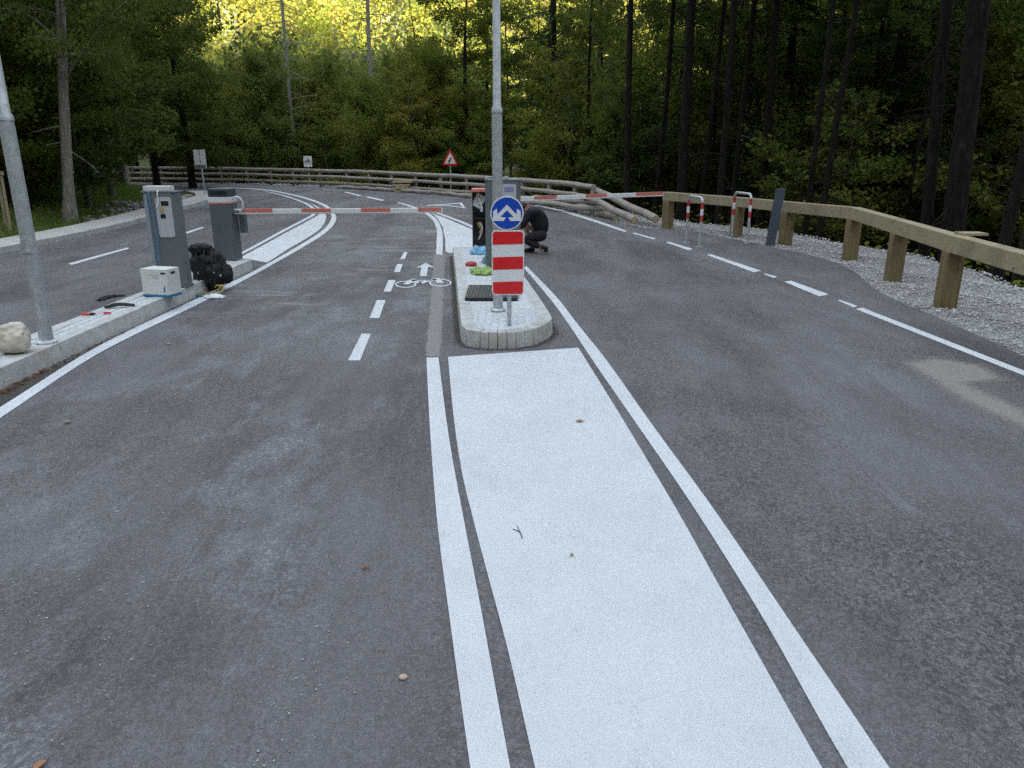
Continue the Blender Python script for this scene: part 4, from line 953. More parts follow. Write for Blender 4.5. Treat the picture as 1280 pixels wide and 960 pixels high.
q = P(112, 394, KZ); t = thing('pliers', 'small red handled pliers lying on the left island paving', 'pliers', (q.x, q.y, KZ), R(15))
for s in (-1, 1):
    b = MB(); b.tube(catmull([(-.07, s*.025, .012), (-.04, s*.022, .012), (0, s*.003, .012)], 4), .008, 8); b.build('handle', M['red'], t, True)
b = MB(); b.tube([(0, 0, .012), (.03, 0, .014), (.06, 0, .012)], [.012, .014, .005], 8); b.build('jaw', M['black'], t, True)
q = P(130, 393, KZ); t = thing('screwdriver', 'screwdriver with red grip beside the pliers on the left island', 'screwdriver', (q.x, q.y, KZ), R(10))
b = MB(); b.tube([(0, 0, .014), (.07, 0, .014)], [.012, .011], 8); b.build('grip', M['red'], t, True)
b = MB(); b.tube([(-.13, 0, .012), (0, 0, .014)], .004, 6); b.build('shank', M['galv'], t, True)
# ------------------------------------------------------------------ things on the centre island
t_p = P(615, 374, KZ); wq = (P(650, 374, KZ)-P(581, 374, KZ)).length
t = thing('cabinet_cover', 'black ribbed cover lying flat on the centre island behind the sign pole', 'cover', (P(616, 368, KZ).x, P(616, 368, KZ).y, KZ), R(0))
L0, L1 = P(581, 376, KZ), P(647, 376, KZ); T0, T1 = P(586, 359.5, KZ), P(650, 359.5, KZ); c_ = t.location
b = MB(); V4 = [L0-c_, L1-c_, T1-c_, T0-c_]; b.add([v+Vector((0, 0, .002)) for v in V4]+[v+Vector((0, 0, .035)) for v in V4], [(0, 3, 2, 1), (4, 5, 6, 7), (0, 1, 5, 4), (1, 2, 6, 5), (2, 3, 7, 6), (3, 0, 4, 7)]); b.build('tray', M['black'], t, bevel=.005)
b = MB()
for k in range(16):
    f_ = .04+.92*k/15; a_ = V4[0].lerp(V4[1], f_); d_ = V4[3].lerp(V4[2], f_); b.tube([a_.lerp(d_, .06)+Vector((0, 0, .036)), a_.lerp(d_, .94)+Vector((0, 0, .036))], .006, 6)
b.build('ribs', M['grey_dark'], t, True)
q = P(589, 332, KZ); o = blob(4, lambda c: Vector((c.x*.085*(1+.2*mno.noise(c*2)), c.y*.06, max(c.z, -.5)*.04*(1+.4*mno.noise(c*3)))), 'red_pouch', M['red_dull']); o.location = (q.x, q.y, KZ+.02); tag(o, 'small dark red pouch on the centre island near the open cabinet', 'pouch')
def crumple(name, u, v, sx, sy, sz, seed, mat, label, cat):
    q_ = P(u, v, KZ)
    def fn(c):
        n_ = abs(mno.noise(c*1.6+Vector((seed, 0, 0))))*1.2+abs(mno.noise(c*3.3+Vector((seed, 3, 0))))*.5
        return Vector((c.x*sx*(1+.4*n_), c.y*sy*(1+.4*n_), (max(c.z, -.2)+.2)*sz*(.45+.55*n_)))
    o_ = blob(5, fn, name, mat); o_.location = (q_.x, q_.y, KZ-.003); return tag(o_, label, cat)
crumple('plastic_bag', 600, 317, .13, .11, .13, 3, simple('pale_blue_film', (.22, .50, .72), .35), 'crumpled light blue plastic bag at the foot of the open cabinet', 'bag')
crumple('safety_vest', 605, 341, .15, .19, .10, 8, M['hi_vis'], 'lime green safety vest dropped on the centre island behind the signs', 'safety vest')
crumple('work_cloth', 610, 328, .07, .15, .14, 5, simple('grey_teal_cloth', (.16, .27, .28), .8), 'grey teal work cloth leaning against the centre ticket terminal', 'cloth')

# ------------------------------------------------------------------ crouching technician
def skin(name, chains, mat, parent, root=0, sub=2):
    """chains: list of lists of (x,y,z,r); points with equal coordinates are welded"""
    vs_, rs, es, key = [], [], [], {}
    for ch in chains:
        last = None
        for (x_, y_, z_, r_) in ch:
            k = (round(x_, 4), round(y_, 4), round(z_, 4))
            if k not in key: key[k] = len(vs_); vs_.append(k); rs.append(r_)
            i = key[k]
            if last is not None and last != i: es.append((last, i))
            last = i
    me = bpy.data.meshes.new(name); me.from_pydata(vs_, es, []); me.materials.append(mat)
    o_ = bpy.data.objects.new(name, me); COL.objects.link(o_); o_.parent = parent
    md = o_.modifiers.new('skin', 'SKIN'); md.use_smooth_shade = True
    sv = me.skin_vertices[0].data if me.skin_vertices else None
    if sv is None:
        bm = bmesh.new(); bm.from_mesh(me); bm.verts.layers.skin.verify(); bm.to_mesh(me); bm.free(); sv = me.skin_vertices[0].data
    for i, r_ in enumerate(rs):
        sv[i].radius = (r_, r_) if not isinstance(r_, tuple) else r_; sv[i].use_root = (i == 0)
    s2 = o_.modifiers.new('sub', 'SUBSURF'); s2.levels = sub; s2.render_levels = sub
    return o_
pb_ = P(674, 319); PYd = pb_.y+.25
t = thing('person', 'person in dark jacket and trousers crouching behind the centre ticket terminal, head down', 'person', (pb_.x, PYd, 0), R(0))
S = .98
pel = (.03, 0, .37); sp1 = (.02, 0, .52); sp2 = (-.04, 0, .65); ch = (-.12, 0, .74); nk = (-.22, 0, .78); hd0 = (-.27, 0, .79); hd1 = (-.345, 0, .765); hd2 = (-.41, 0, .735)
def L(*p): return [tuple(x) for x in p]
def pt(p, r): return (*p, r)
arms = []; sleeves = []; legs = []; trs = []; shoes = []
for s in (-1, 1):
    sh = (-.15, s*.17, .72); el = (-.30, s*.22, .50); wr = (-.46, s*.12, .44); pm = (-.52, s*.10, .425)
    arms.append([pt(ch, .10), pt(sh, .055), pt(el, .042), pt(wr, .027), pt(pm, .034)])
    for k, (dy, ln) in enumerate(((-.027, .062), (-.009, .072), (.009, .068), (.027, .055))):
        b0 = (pm[0]-.015, pm[1]+dy, pm[2]); arms.append([pt(pm, .034), pt((pm[0]-.03, pm[1]+dy, pm[2]), .010), pt((pm[0]-.03-ln*.5, pm[1]+dy*1.1, pm[2]-.008), .0085), pt((pm[0]-.03-ln*.85, pm[1]+dy*1.1, pm[2]-.032), .0075)])
    arms.append([pt(pm, .034), pt((pm[0]+.012, pm[1]-s*.038, pm[2]-.008), .011), pt((pm[0]-.022, pm[1]-s*.055, pm[2]-.022), .009)])
    sleeves.append([pt((-.11, 0, .735), .14), pt(sh, .082), pt(el, .062), pt((wr[0]+.03, wr[1], wr[2]+.008), .044)])
    hip = (.03, s*.09, .34)
    if s < 0:   # near leg: knee low, shin along the ground, heel raised, sole towards the right
        kn = (-.27, -.15, .26); an = (.02, -.13, .13); hl = (.10, -.13, .15); to = (.075, -.13, .035)
    else:
        kn = (-.26, .15, .50); an = (-.10, .13, .10); hl = (-.05, .13, .05); to = (-.27, .13, .035)
    legs.append([pt(pel, .05), pt(hip, .05), pt(kn, .045), pt(an, .036), pt(to, .03)])
    trs.append([pt((.13, s*.04, .31), .045), pt((.085, s*.06, .32), .10), pt((.03, s*.09, .33), .12), pt(((hip[0]+kn[0])/2, (hip[1]+kn[1])/2, (hip[2]+kn[2])/2), .11), pt(kn, .082), pt(((kn[0]+an[0])/2, (kn[1]+an[1])/2, (kn[2]+an[2])/2), .068), pt(an, .055)])
    shoes.append((an, hl, to, s))
head = [pt(nk, .055), pt(hd0, .075), pt(hd1, .088), pt(hd2, .07), pt((-.375, 0, .695), .035)]
body = skin('body', [[pt(pel, .05), pt(sp1, .08), pt(sp2, .10), pt(ch, .10), pt(nk, .055)], head]+arms+legs, M['skin'], t)
skin('jacket', [[pt((.10, 0, .33), .035), pt((.085, 0, .37), .10), pt((.045, 0, .43), .155), pt((.02, 0, .54), .175), pt((-.04, 0, .65), .175), pt((-.11, 0, .735), .14), pt((-.19, 0, .775), .075)]]+sleeves, M['jacket'], t)
skin('trousers', trs, M['trousers'], t)
skin('collar', [[pt((-.185, -.02, .775), .078), pt((-.225, 0, .79), .068)]], M['red_dull'], t)
for an, hl, to, s in shoes:
    if s < 0: c0_, c1_, c2_ = (an[0]-.01, an[1], an[2]), (.125, -.13, .12), (.115, -.13, .03)
    else: c0_, c1_, c2_ = (-.06, .13, .055), (-.16, .13, .05), (-.28, .13, .035)
    skin('shoe', [[pt(c0_, .048), pt(c1_, .045), pt(c2_, .036)]], M['black'], t)
    b = MB()
    if s < 0: b.prism([(.150, -.17), (.165, -.17), (.165, -.09), (.150, -.09)], .012, .145)
    else: b.box((-.33, .085, 0), (-.02, .175, .012))
    b.build('sole', M['sole'], t, bevel=.006)
hr = blob(4, lambda c: Vector((c.x*.115, c.y*.10, c.z*.085)), 'hair', M['hair'], t); hr.location = (-.325, 0, .81); hr.rotation_euler = (0, R(-22), 0)
for s in (-1, 1):
    e_ = blob(3, lambda c: Vector((c.x*.018, c.y*.012, c.z*.028)), 'ear', M['skin'], body); e_.location = (-.335, s*.092, .765)
    e_ = blob(3, lambda c: c*.011, 'eye', M['black'], body); e_.location = (-.415, s*.032, .685)
ns = blob(3, lambda c: Vector((c.x*.018, c.y*.014, c.z*.02)), 'nose', M['skin'], body); ns.location = (-.44, 0, .672)

# ------------------------------------------------------------------ stakes at the left edge
t = thing('tree_stake_frame', 'pair of thin wooden stakes with a crosspiece on the left grass verge', 'stake frame')
Yk = 16.6
b = MB(); a = PY(1, 217, Yk); c = PY(13, 285, Yk); b.tube([(c.x, c.y, -.05), a], .03, 8); b.build('stake', M['beam'], t)
b = MB(); a2 = PY(-4, 217, Yk+.3); c2 = PY(8, 284, Yk+.3); b.tube([(c2.x, c2.y, -.05), a2], .03, 8); b.build('stake', M['beam'], t)
b = MB(); b.box((a.x-.35, Yk-.05, a.z-.03), (a.x+.08, Yk-.02, a.z+.05)); b.build('crosspiece', M['beam'], t)

# ------------------------------------------------------------------ vegetation
def nrm(a): return a/(np.linalg.norm(a, axis=-1, keepdims=True)+1e-9)
def leaf_quads(c, size, rg, up=.75, asp=.62, axis_=None):
    """rhombic leaves at centres c; up = how flat they lie"""
    N = len(c); nv = rg.normal(size=(N, 3)); nv[:, 2] = np.abs(nv[:, 2]); nv = nrm(nrm(nv)*(1-up)+np.array([0, 0, up]))
    t = rg.normal(size=(N, 3)) if axis_ is None else axis_+rg.normal(size=(N, 3))*.35
    t = nrm(t-nv*(t*nv).sum(1, keepdims=True)); bt = np.cross(nv, t); s = (size*rg.uniform(.6, 1.3, N))[:, None]
    return np.stack([c-t*s*.5, c+bt*s*asp*.5, c+t*s*.5, c-bt*s*asp*.5], 1)
def limb_path(z, az, L, el, droop, rg, k=6):
    ts = np.linspace(0, 1, k+1); d = np.array([math.cos(az), math.sin(az)]); w_ = rg.normal(size=2)*.05*L
    return np.stack([d[0]*L*ts+w_[0]*ts**2, d[1]*L*ts+w_[1]*ts**2, z+L*(math.tan(el)*ts-droop*ts**2)], 1)
def tree_meshes(kind, seed, H, r0, base, Rmax, nl, npl, leaf=.10, lean=(0, 0), dead=0, mats=('bark', 'leaf'), flare=1.35, cut_top=None):
    rg = np.random.default_rng(seed); rr = random.Random(seed); tb_ = MB()
    k = 14; lx, ly = lean; ph = rg.uniform(0, 6, 2)
    def axis_pt(z): f = z/H; return np.array([lx*f*H+.18*math.sin(f*5+ph[0])*f*2, ly*f*H+.18*math.cos(f*4+ph[1])*f*2, z])
    zs = [-.5, 0, .25, .7]+[H*(i/(k-3)) for i in range(1, k-2)]
    tb_.tube([axis_pt(max(z, 0))+np.array([0, 0, min(z, 0)]) for z in zs], [r0*(flare if z < .1 else (1.12 if z < .4 else 1))*max(.06, (1-max(z, 0)/H))**.8 for z in zs], 10, jit=.06, rnd=rr)
    C, S, AX, V = [], [], [], []
    for i in range(nl):
        f = (i+rg.random())/nl; z = base+(H*.97-base)*f**1.05; az = i*2.4+rg.uniform(-.5, .5)
        if kind == 'spruce': L = Rmax*(1-f)**.8*rg.uniform(.8, 1.1)+.25; el, droop = R(rg.uniform(-5, 12)), .28
        elif kind == 'bush': L = Rmax*(.4+.6*math.sin(math.pi*min(1, .2+f*.8)))*rg.uniform(.5, 1.1); el, droop = R(rg.uniform(15, 55)), .12
        else: L = Rmax*(.55+.45*math.sin(math.pi*min(1, .25+f*.85)))*rg.uniform(.6, 1.15); el, droop = R(rg.uniform(4, 44)), .20
        p = limb_path(z, az, L, el, droop, rg); p = p+(axis_pt(z)-np.array([0, 0, z]))
        rb = max(.010, r0*.17*(1-f*.7)*min(1, L/Rmax+.2)); tb_.tube(p, np.linspace(rb, .006, len(p)), 5, cap=False)
        side = np.array([-math.sin(az), math.cos(az), 0]); fw = np.array([math.cos(az), math.sin(az), 0])
        for m in range(5 if kind != 'spruce' else 0):
            t = .25+.15*m; q = p[0]+(p[-1]-p[0])*t; j = int(t*6); q = p[j]; sg = 1 if m % 2 else -1; l2 = L*.42*(1.1-t)
            tb_.tube([q, q+(side*sg*.8+fw*.6)*l2*.5+np.array([0, 0, .05]), q+(side*sg*.9+fw*.9)*l2+np.array([0, 0, .02])], [rb*.4, rb*.25, .004], 4, cap=False)
        n_ = int(npl*(L/Rmax)**1.3*rg.uniform(.6, 1.3))
        if z > 11: n_ = int(n_*.3)
        if n_ < 4: continue
        t = rg.beta(1.8, 1.2, n_)*.92+.10 if kind != 'spruce' else rg.uniform(.12, 1.02, n_)
        tt = np.clip(t, 0, .999)*6; j = tt.astype(int); fr = (tt-j)[:, None]; q = p[j]*(1-fr)+p[np.minimum(j+1, 6)]*fr
        if kind == 'spruce':
            wd = L*.36*np.sin(np.pi*np.clip(t, 0, 1)**.8*.93+.1); s = rg.uniform(-1, 1, n_)
            c = q+side*(s*wd)[:, None]+fw*(np.abs(s)*wd*.45)[:, None]; c[:, 2] -= np.abs(s)*wd*.28+rg.uniform(0, .10, n_)
            ax = side*np.sign(s)[:, None]*.9+fw*.8; ax = ax+np.array([0, 0, -.35])
        else:
            # leaf sprays: clusters across the width of the limb, leaving holes between them
            nc = 9; cs = rg.uniform(-1, 1, nc); ctt = rg.uniform(.25, 1, nc); pick = rg.integers(0, nc, n_)
            t2 = np.clip(ctt[pick]+rg.normal(size=n_)*.09, .05, .999); tt = t2*6; j = tt.astype(int); fr = (tt-j)[:, None]; q = p[j]*(1-fr)+p[np.minimum(j+1, 6)]*fr
            wd = L*.42; s = cs[pick]*(1.1-.5*ctt[pick])+rg.normal(size=n_)*.16
            c = q+side*(s*wd)[:, None]; c[:, 2] += rg.normal(size=n_)*(.26 if kind == 'bush' else .13)*(.5+L*.2)-np.abs(s)*.12; ax = None
        C.append(c); AX.append(ax if ax is not None else np.zeros((n_, 3))); V.append(np.full(n_, rg.random()))
    for i in range(dead):
        z = rg.uniform(.9, max(1.2, base+1)); az = rg.uniform(0, 6.28); L = rg.uniform(.4, 1.7)
        p = limb_path(z, az, L, R(rg.uniform(-20, 10)), .12, rg, 4)+(axis_pt(z)-np.array([0, 0, z])); tb_.tube(p, np.linspace(.020, .005, len(p)), 4, cap=False)
        for m in (2, 3): tb_.tube([p[m], p[m]+np.array([rg.uniform(-.3, .3), rg.uniform(-.3, .3), rg.uniform(-.15, .05)])], [.007, .003], 3, cap=False)
    C = np.concatenate(C); AX = np.concatenate(AX); V = np.concatenate(V)
    v = np.clip(V*.55+rg.random(len(C))*.45, 0, 1)
    if kind == 'spruce': Q = leaf_quads(C, leaf*2.2, rg, .5, .30, AX)
    else: Q = leaf_quads(C, leaf, rg, .05 if kind == 'bush' else .22, .72)
    trunk = tb_.build('trunk', M[mats[0]], None, True); crown = np_mesh('crown', Q, 4, M[mats[1]], None, {'v': v})
    return trunk, crown
PROTO = {}
def proto(key, *a, **k):
    tr, cr = tree_meshes(*a, **k); PROTO[key] = (tr.data, cr.data)
    bpy.data.objects.remove(tr); bpy.data.objects.remove(cr)
def plant(key, x, y, label, cat='tree', name='tree', group=None, s=1.0, rz=None, sz=None, z=None, crown_mat=None, bark=None):
    if z is None: z = float(height(np.array([x]), np.array([y]))[0])
    t = thing(name, label, cat, (x, y, z), random.uniform(0, 6.28) if rz is None else rz, group); t.scale = (s, s, sz or s)
    if key.startswith('pole'): t.rotation_euler.x = random.uniform(-.045, .045); t.rotation_euler.y = random.uniform(-.045, .045)
    for nm, me, mt in (('trunk', PROTO[key][0], bark), ('crown', PROTO[key][1], crown_mat)):
        o = bpy.data.objects.new(nm, me); COL.objects.link(o); o.parent = t
        if mt: o.material_slots[0].link = 'OBJECT'; o.material_slots[0].material = M[mt]
    return t
for i in range(5): proto(f'beech{i}', 'beech', 20+i, 13+i, .17+.02*i, [1.2, 2.2, .8, 3.0, 1.6][i], [3.6, 4.2, 3.4, 4.4, 4.0][i], [56, 60, 58, 52, 64][i], 1000, .13, dead=6)
for i in range(3): proto(f'under{i}', ['beech', 'bush', 'beech'][i], 50+i, [5.5, 7, 4.2][i], .06, .4, [2.3, 2.6, 1.9][i], [40, 46, 34][i], 560, .11, mats=('bark_mid', 'leaf'))
for i in range(3): proto(f'soft{i}', 'bush', 60+i, [7.8, 8.8, 5.8][i], .08, .25, [2.5, 2.4, 2.2][i], [70, 76, 60][i], 900, .115, mats=('bark_mid', 'leaf_soft'))
for i in range(3): proto(f'spruce{i}', 'spruce', 70+i, [16, 19, 13][i], [.20, .24, .16][i], [2.2, 4.0, 1.0][i], [2.8, 3.0, 2.4][i], [90, 95, 85][i], 230, .10, mats=('bark', 'needle'), dead=18)
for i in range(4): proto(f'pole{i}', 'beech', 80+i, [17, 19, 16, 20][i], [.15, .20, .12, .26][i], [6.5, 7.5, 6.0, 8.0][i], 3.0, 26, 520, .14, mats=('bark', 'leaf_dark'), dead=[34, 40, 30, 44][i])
for i in range(2): proto(f'larch{i}', 'beech', 90+i, [19, 21][i], [.17, .21][i], 9.5, 2.4, 16, 90, .12, mats=('bark_pale', 'leaf_soft'), dead=0, flare=1.2)
def larch_dead(): pass
# dead horizontal twigs for the pale trunks
def add_twigs(key, seed, z0, z1, n_, Lm):
    tr, cr = PROTO[key]; rg = np.random.default_rng(seed); tb_ = MB()
    for i in range(n_):
        z = rg.uniform(z0, z1); az = rg.uniform(0, 6.28); Lq = rg.uniform(.3, 1)*Lm
        p = limb_path(z, az, Lq, R(rg.uniform(-14, 14)), .08, rg, 5); tb_.tube(p, np.linspace(.03, .007, 6), 4, cap=False)
        for m in (2, 3, 4):
            for s_ in (-1, 1):
                d = np.array([-math.sin(az)*s_+math.cos(az)*.7, math.cos(az)*s_+math.sin(az)*.7, rg.uniform(-.3, .1)])*Lq*.22
                tb_.tube([p[m], p[m]+d], [.010, .004], 3, cap=False)
    v0 = [v.co[:] for v in tr.vertices]; f0 = [tuple(p.vertices) for p in tr.polygons]
    o = MB(); o.add(v0, f0); o.add(tb_.v, tb_.f); ob_ = o.build('trunk', M['bark_pale'], None, True); PROTO[key] = (ob_.data, cr); bpy.data.objects.remove(ob_)
add_twigs('larch0', 1, 3, 10, 46, 2.6); add_twigs('larch1', 2, 3.5, 11, 40, 2.4)

taken = [(U(385, 42), 42, 5.0)]
def free(x, y, r):
    return all((x-a)**2+(y-c)**2 > (r+q)**2*.25 for a, c, q in taken)
def T(key, u, Y, label, s=1, group=None, **k):
    x = U(u, Y); taken.append((x, Y, 1.6)); return plant(key, x, Y, label, group=group, s=s, **k)
# trees one can tell apart in the photograph
LT = T('beech3', 74, 18.8, 'large pale grey trunk with flared base on the left grass bank, nearest the pavement', .56, bark='bark_pale', crown_mat='leaf_dark', z=.34, sz=.95, rz=0); LT.rotation_euler.y = .13
T('larch0', 152, 30, 'thin pale straight trunk at the back of the left bank', .7)
T('pole2', 131, 25, 'slim crooked grey trunk right of the large pale trunk on the left bank', .8, bark='bark_mid')
T('pole1', 55, 25, 'dark straight trunk just left of the large pale trunk', 1.1)
T('beech1', 150, 33, 'broad dark beech whose crown reaches out over the far left road', .95, crown_mat='leaf_dark')
T('beech1', 190, 40, 'tall dark beech behind the far bend of the left road', .9, crown_mat='leaf_dark')
T('larch0', 367, 47, 'pale slender trunk with bare dead side branches, left of the small cycle sign', .8, sz=1.05)
T('larch1', 469, 47, 'tallest pale bare trunk behind the log fence, right of the cycle sign', .8, sz=1.05)
T('beech0', 585, 40, 'leafy tree rising directly behind the triangular warning sign', .95)
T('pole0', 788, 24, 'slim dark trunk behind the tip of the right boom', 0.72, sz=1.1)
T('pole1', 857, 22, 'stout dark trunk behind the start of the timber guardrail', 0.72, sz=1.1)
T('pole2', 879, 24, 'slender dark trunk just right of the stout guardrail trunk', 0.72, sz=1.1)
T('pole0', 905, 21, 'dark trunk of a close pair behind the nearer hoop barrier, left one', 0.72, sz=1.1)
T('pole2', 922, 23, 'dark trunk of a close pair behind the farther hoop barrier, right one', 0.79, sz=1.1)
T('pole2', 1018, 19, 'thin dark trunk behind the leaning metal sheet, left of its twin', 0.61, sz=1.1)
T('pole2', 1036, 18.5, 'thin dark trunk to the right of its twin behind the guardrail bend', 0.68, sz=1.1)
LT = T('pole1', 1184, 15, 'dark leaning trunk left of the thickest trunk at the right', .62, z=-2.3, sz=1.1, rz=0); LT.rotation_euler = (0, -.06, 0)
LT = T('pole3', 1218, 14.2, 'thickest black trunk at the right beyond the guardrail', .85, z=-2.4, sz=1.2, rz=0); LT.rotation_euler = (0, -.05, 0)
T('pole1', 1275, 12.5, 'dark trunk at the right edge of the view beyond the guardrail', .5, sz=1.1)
T('spruce1', 1110, 23, 'dark spruce with drooping boughs between the thin and the thick right trunks', .95)
T('spruce0', 985, 27, 'dark spruce behind the leaning metal sheet', 1.0)
T('spruce1', 690, 38, 'dark spruce behind the right boom near the fence end', .9)
T('spruce2', 520, 50, 'narrow dark spruce left of the warning sign behind the fence', .85)
T('beech2', 18, 19.5, 'leafy beech directly behind the left lamp post, boughs over the pavement', .62)
T('under0', 40, 23.5, 'low beech with layered yellowish leaves beside the large pale trunk', 1.1)
T('under2', 100, 22, 'low dark sapling just right of the large pale trunk', 1.25, crown_mat='leaf_dark')
T('under1', 8, 23, 'bushy tree at the left edge behind the stakes', 1.3, crown_mat='leaf_dark')
T('beech0', 105, 27, 'dark beech with overlapping boughs behind the large pale trunk', .8, crown_mat='leaf_dark')
T('beech2', 235, 37, 'leafy beech left of the bright hillside, overhanging the far bend', .8, crown_mat='leaf_dark')
for k_, (u_, y_) in enumerate(((668, 52), (735, 30), (760, 37), (822, 25), (945, 26), (962, 22), (1080, 24), (1140, 20), (700, 50), (640, 52), (892, 28), (838, 31))):
    T(['pole0', 'pole2', 'pole1'][k_ % 3], u_, y_, ['slim dark trunk above the crouching person', 'slim trunk behind the middle of the right boom', 'slender dark trunk behind the sloping logs', 'slim dark trunk at the tip of the right boom', 'slim dark trunk right of the farther hoop', 'thin dark trunk just left of the leaning sheet', 'slender trunk behind the guardrail bend', 'slender trunk between the bend and the nearest post', 'slim trunk behind the long brown logs', 'slim distant trunk just right of the centre lamp post', 'thin distant trunk between the two hoops', 'thin distant trunk left of the nearer hoop'][k_], .62, sz=.95)
# the rest of the forest, by zone
MARKS = [(0, 'the left lamp post'), (74, 'the large pale left trunk'), (130, 'the slim crooked trunk'), (200, 'the left ticket terminal'), (250, 'the two panel sign'), (310, 'the left boom start'), (385, 'the small cycle sign'), (430, 'the left boom middle'), (469, 'the tallest pale trunk'), (520, 'the tip of the left boom'), (562, 'the warning sign'), (620, 'the centre lamp post'),
         (665, 'the crouching person'), (710, 'the long brown logs'), (750, 'the log fence end'), (790, 'the sloping logs'), (830, 'the tip of the right boom'), (866, 'the nearer hoop'), (924, 'the farther hoop'), (972, 'the leaning metal sheet'), (1020, 'the third guardrail beam'), (1063, 'the guardrail bend'), (1116, 'the second nearest post'), (1180, 'the nearest guardrail post'), (1218, 'the thickest black trunk'), (1275, 'the right edge trunk')]
KIND = {'beech': 'tall leafy beech', 'under': 'low layered beech sapling', 'soft': 'soft green bushy tree', 'spruce': 'dark spruce', 'pole': 'dark bare trunked tree', 'larch': 'pale bare tree'}
LABS = {}
def scatter(n_, keys, xr_, yr_, dmin, dmax, rad_, label, group, s=(.85, 1.15), cond=None, mats=None, seed=1, name='tree', cat='tree'):
    rg = np.random.default_rng(seed); k = 0; tries = 0
    while k < n_ and tries < n_*80:
        tries += 1; x = rg.uniform(*xr_); y = rg.uniform(*yr_)
        if abs(x) > y*cp*.70+3: continue
        d = float(sdist(np.array([x]), np.array([y]))[0])
        if d < dmin or d > dmax or not free(x, y, rad_) or (cond and not cond(x, y)): continue
        taken.append((x, y, rad_)); key = keys[int(rg.integers(len(keys)))]
        u = uu(x, y); mu, mn = min(MARKS, key=lambda q: abs(q[0]-u)); far_ = (y-8)/12 if cat == 'tree' else (y-8)/10
        row = ['first row', 'second row', 'third row', 'fourth row', 'farthest row'][max(0, min(4, int(d/6)))]
        rel = 'straight behind' if abs(u-mu) < 7 else ('just left of' if u < mu else 'just right of')
        if u < -20 or u > 1300: lab = label
        else: lab = f'{KIND[key.rstrip("0123456789")]} {rel} {mn}, {row}'
        if lab.startswith('low') and len(lab.split()) > 16: lab = lab.replace('low layered ', '')
        LABS.setdefault(lab, []).append((y, plant(key, x, y, lab, cat, name, group, float(rg.uniform(*s)), float(rg.uniform(0, 6.28)), crown_mat=(mats[int(rg.integers(len(mats)))] if mats else None)))); k += 1
    return k
uu = lambda x, y: 640+x/(y*cp)*F
mid = lambda x, y: 205 < uu(x, y) < 560
A_ = []
A_.append(scatter(30, ['soft0', 'soft1', 'soft2'], (-34, 0), (40, 62), 3.2, 26, 2.3, 'soft green leafy tree in the low thicket behind the far log fence', 'leafy thicket behind the far fence', (.85, 1.1), mid, None, 11))
A_.append(scatter(18, ['under0', 'under1', 'under2', 'soft2'], (-30, 2), (36, 50), 2.8, 9, 1.6, 'low bushy sapling close behind the far log fence', 'saplings behind the far fence', (.6, .95), lambda x, y: 205 < uu(x, y) < 600, None, 12, 'sapling', 'sapling'))
A_.append(scatter(11, ['pole0', 'pole1', 'pole2', 'beech0', 'beech2'], (5, 40), (4, 30), 4.2, 30, 2.2, 'dark forest tree on the low ground beyond the timber guardrail', 'forest trees beyond the guardrail', (.8, 1.1), lambda x, y: uu(x, y) > 830 and not (uu(x, y) > 1080 and y < 19), ['leaf_dark'], 13))
A_.append(scatter(34, ['beech0', 'beech1', 'beech2', 'beech4', 'beech0', 'beech2', 'spruce0', 'spruce1', 'pole0'], (-2, 50), (20, 60), 4.2, 42, 2.6, 'tall dark green tree in the dense wood behind the fence end', 'dense wood on the right', (.85, 1.2), lambda x, y: uu(x, y) > 545 and not (uu(x, y) > 1130 and y < 26), ['leaf_dark', 'leaf_dark', None], 14))
A_.append(scatter(52, ['under0', 'under1', 'under2'], (2, 34), (6, 42), 3.6, 22, 1.5, 'low beech sapling with layered leaves under the right forest', 'saplings under the right forest', (.8, 1.3), lambda x, y: uu(x, y) > 575 and not (uu(x, y) > 930 and y < 18.5), ['leaf_dark', 'leaf', 'leaf_dark'], 15, 'sapling', 'sapling'))
A_.append(scatter(24, ['beech0', 'beech1', 'beech2', 'beech3', 'beech4', 'beech0', 'spruce0', 'pole1'], (-48, -11), (16, 54), 4.0, 42, 2.5, 'dark broad leaved tree on the left wooded bank', 'trees on the left bank', (.8, 1.1), lambda x, y: uu(x, y) < 215, ['leaf_dark', 'leaf', None], 16))
A_.append(scatter(16, ['under0', 'under1', 'under2'], (-34, -11), (20, 44), 3.4, 16, 1.5, 'low sapling with yellowish layered leaves on the left bank', 'saplings on the left bank', (.6, 1.05), lambda x, y: uu(x, y) < 235, ['leaf'], 17, 'sapling', 'sapling'))
for lab, ob_ in LABS.items():
    if ' row' in lab and 1 < len(ob_) < 5:
        ob_.sort(key=lambda q: q[0])
        for k_, (y_, o_) in enumerate(ob_): o_['label'] = ['nearest ', 'second nearest ', 'third nearest ', 'farthest '][k_ if k_ < len(ob_)-1 else 3]+lab.replace('low layered ', '').replace('tall leafy ', '').replace('soft green ', '')
print('scattered', A_)
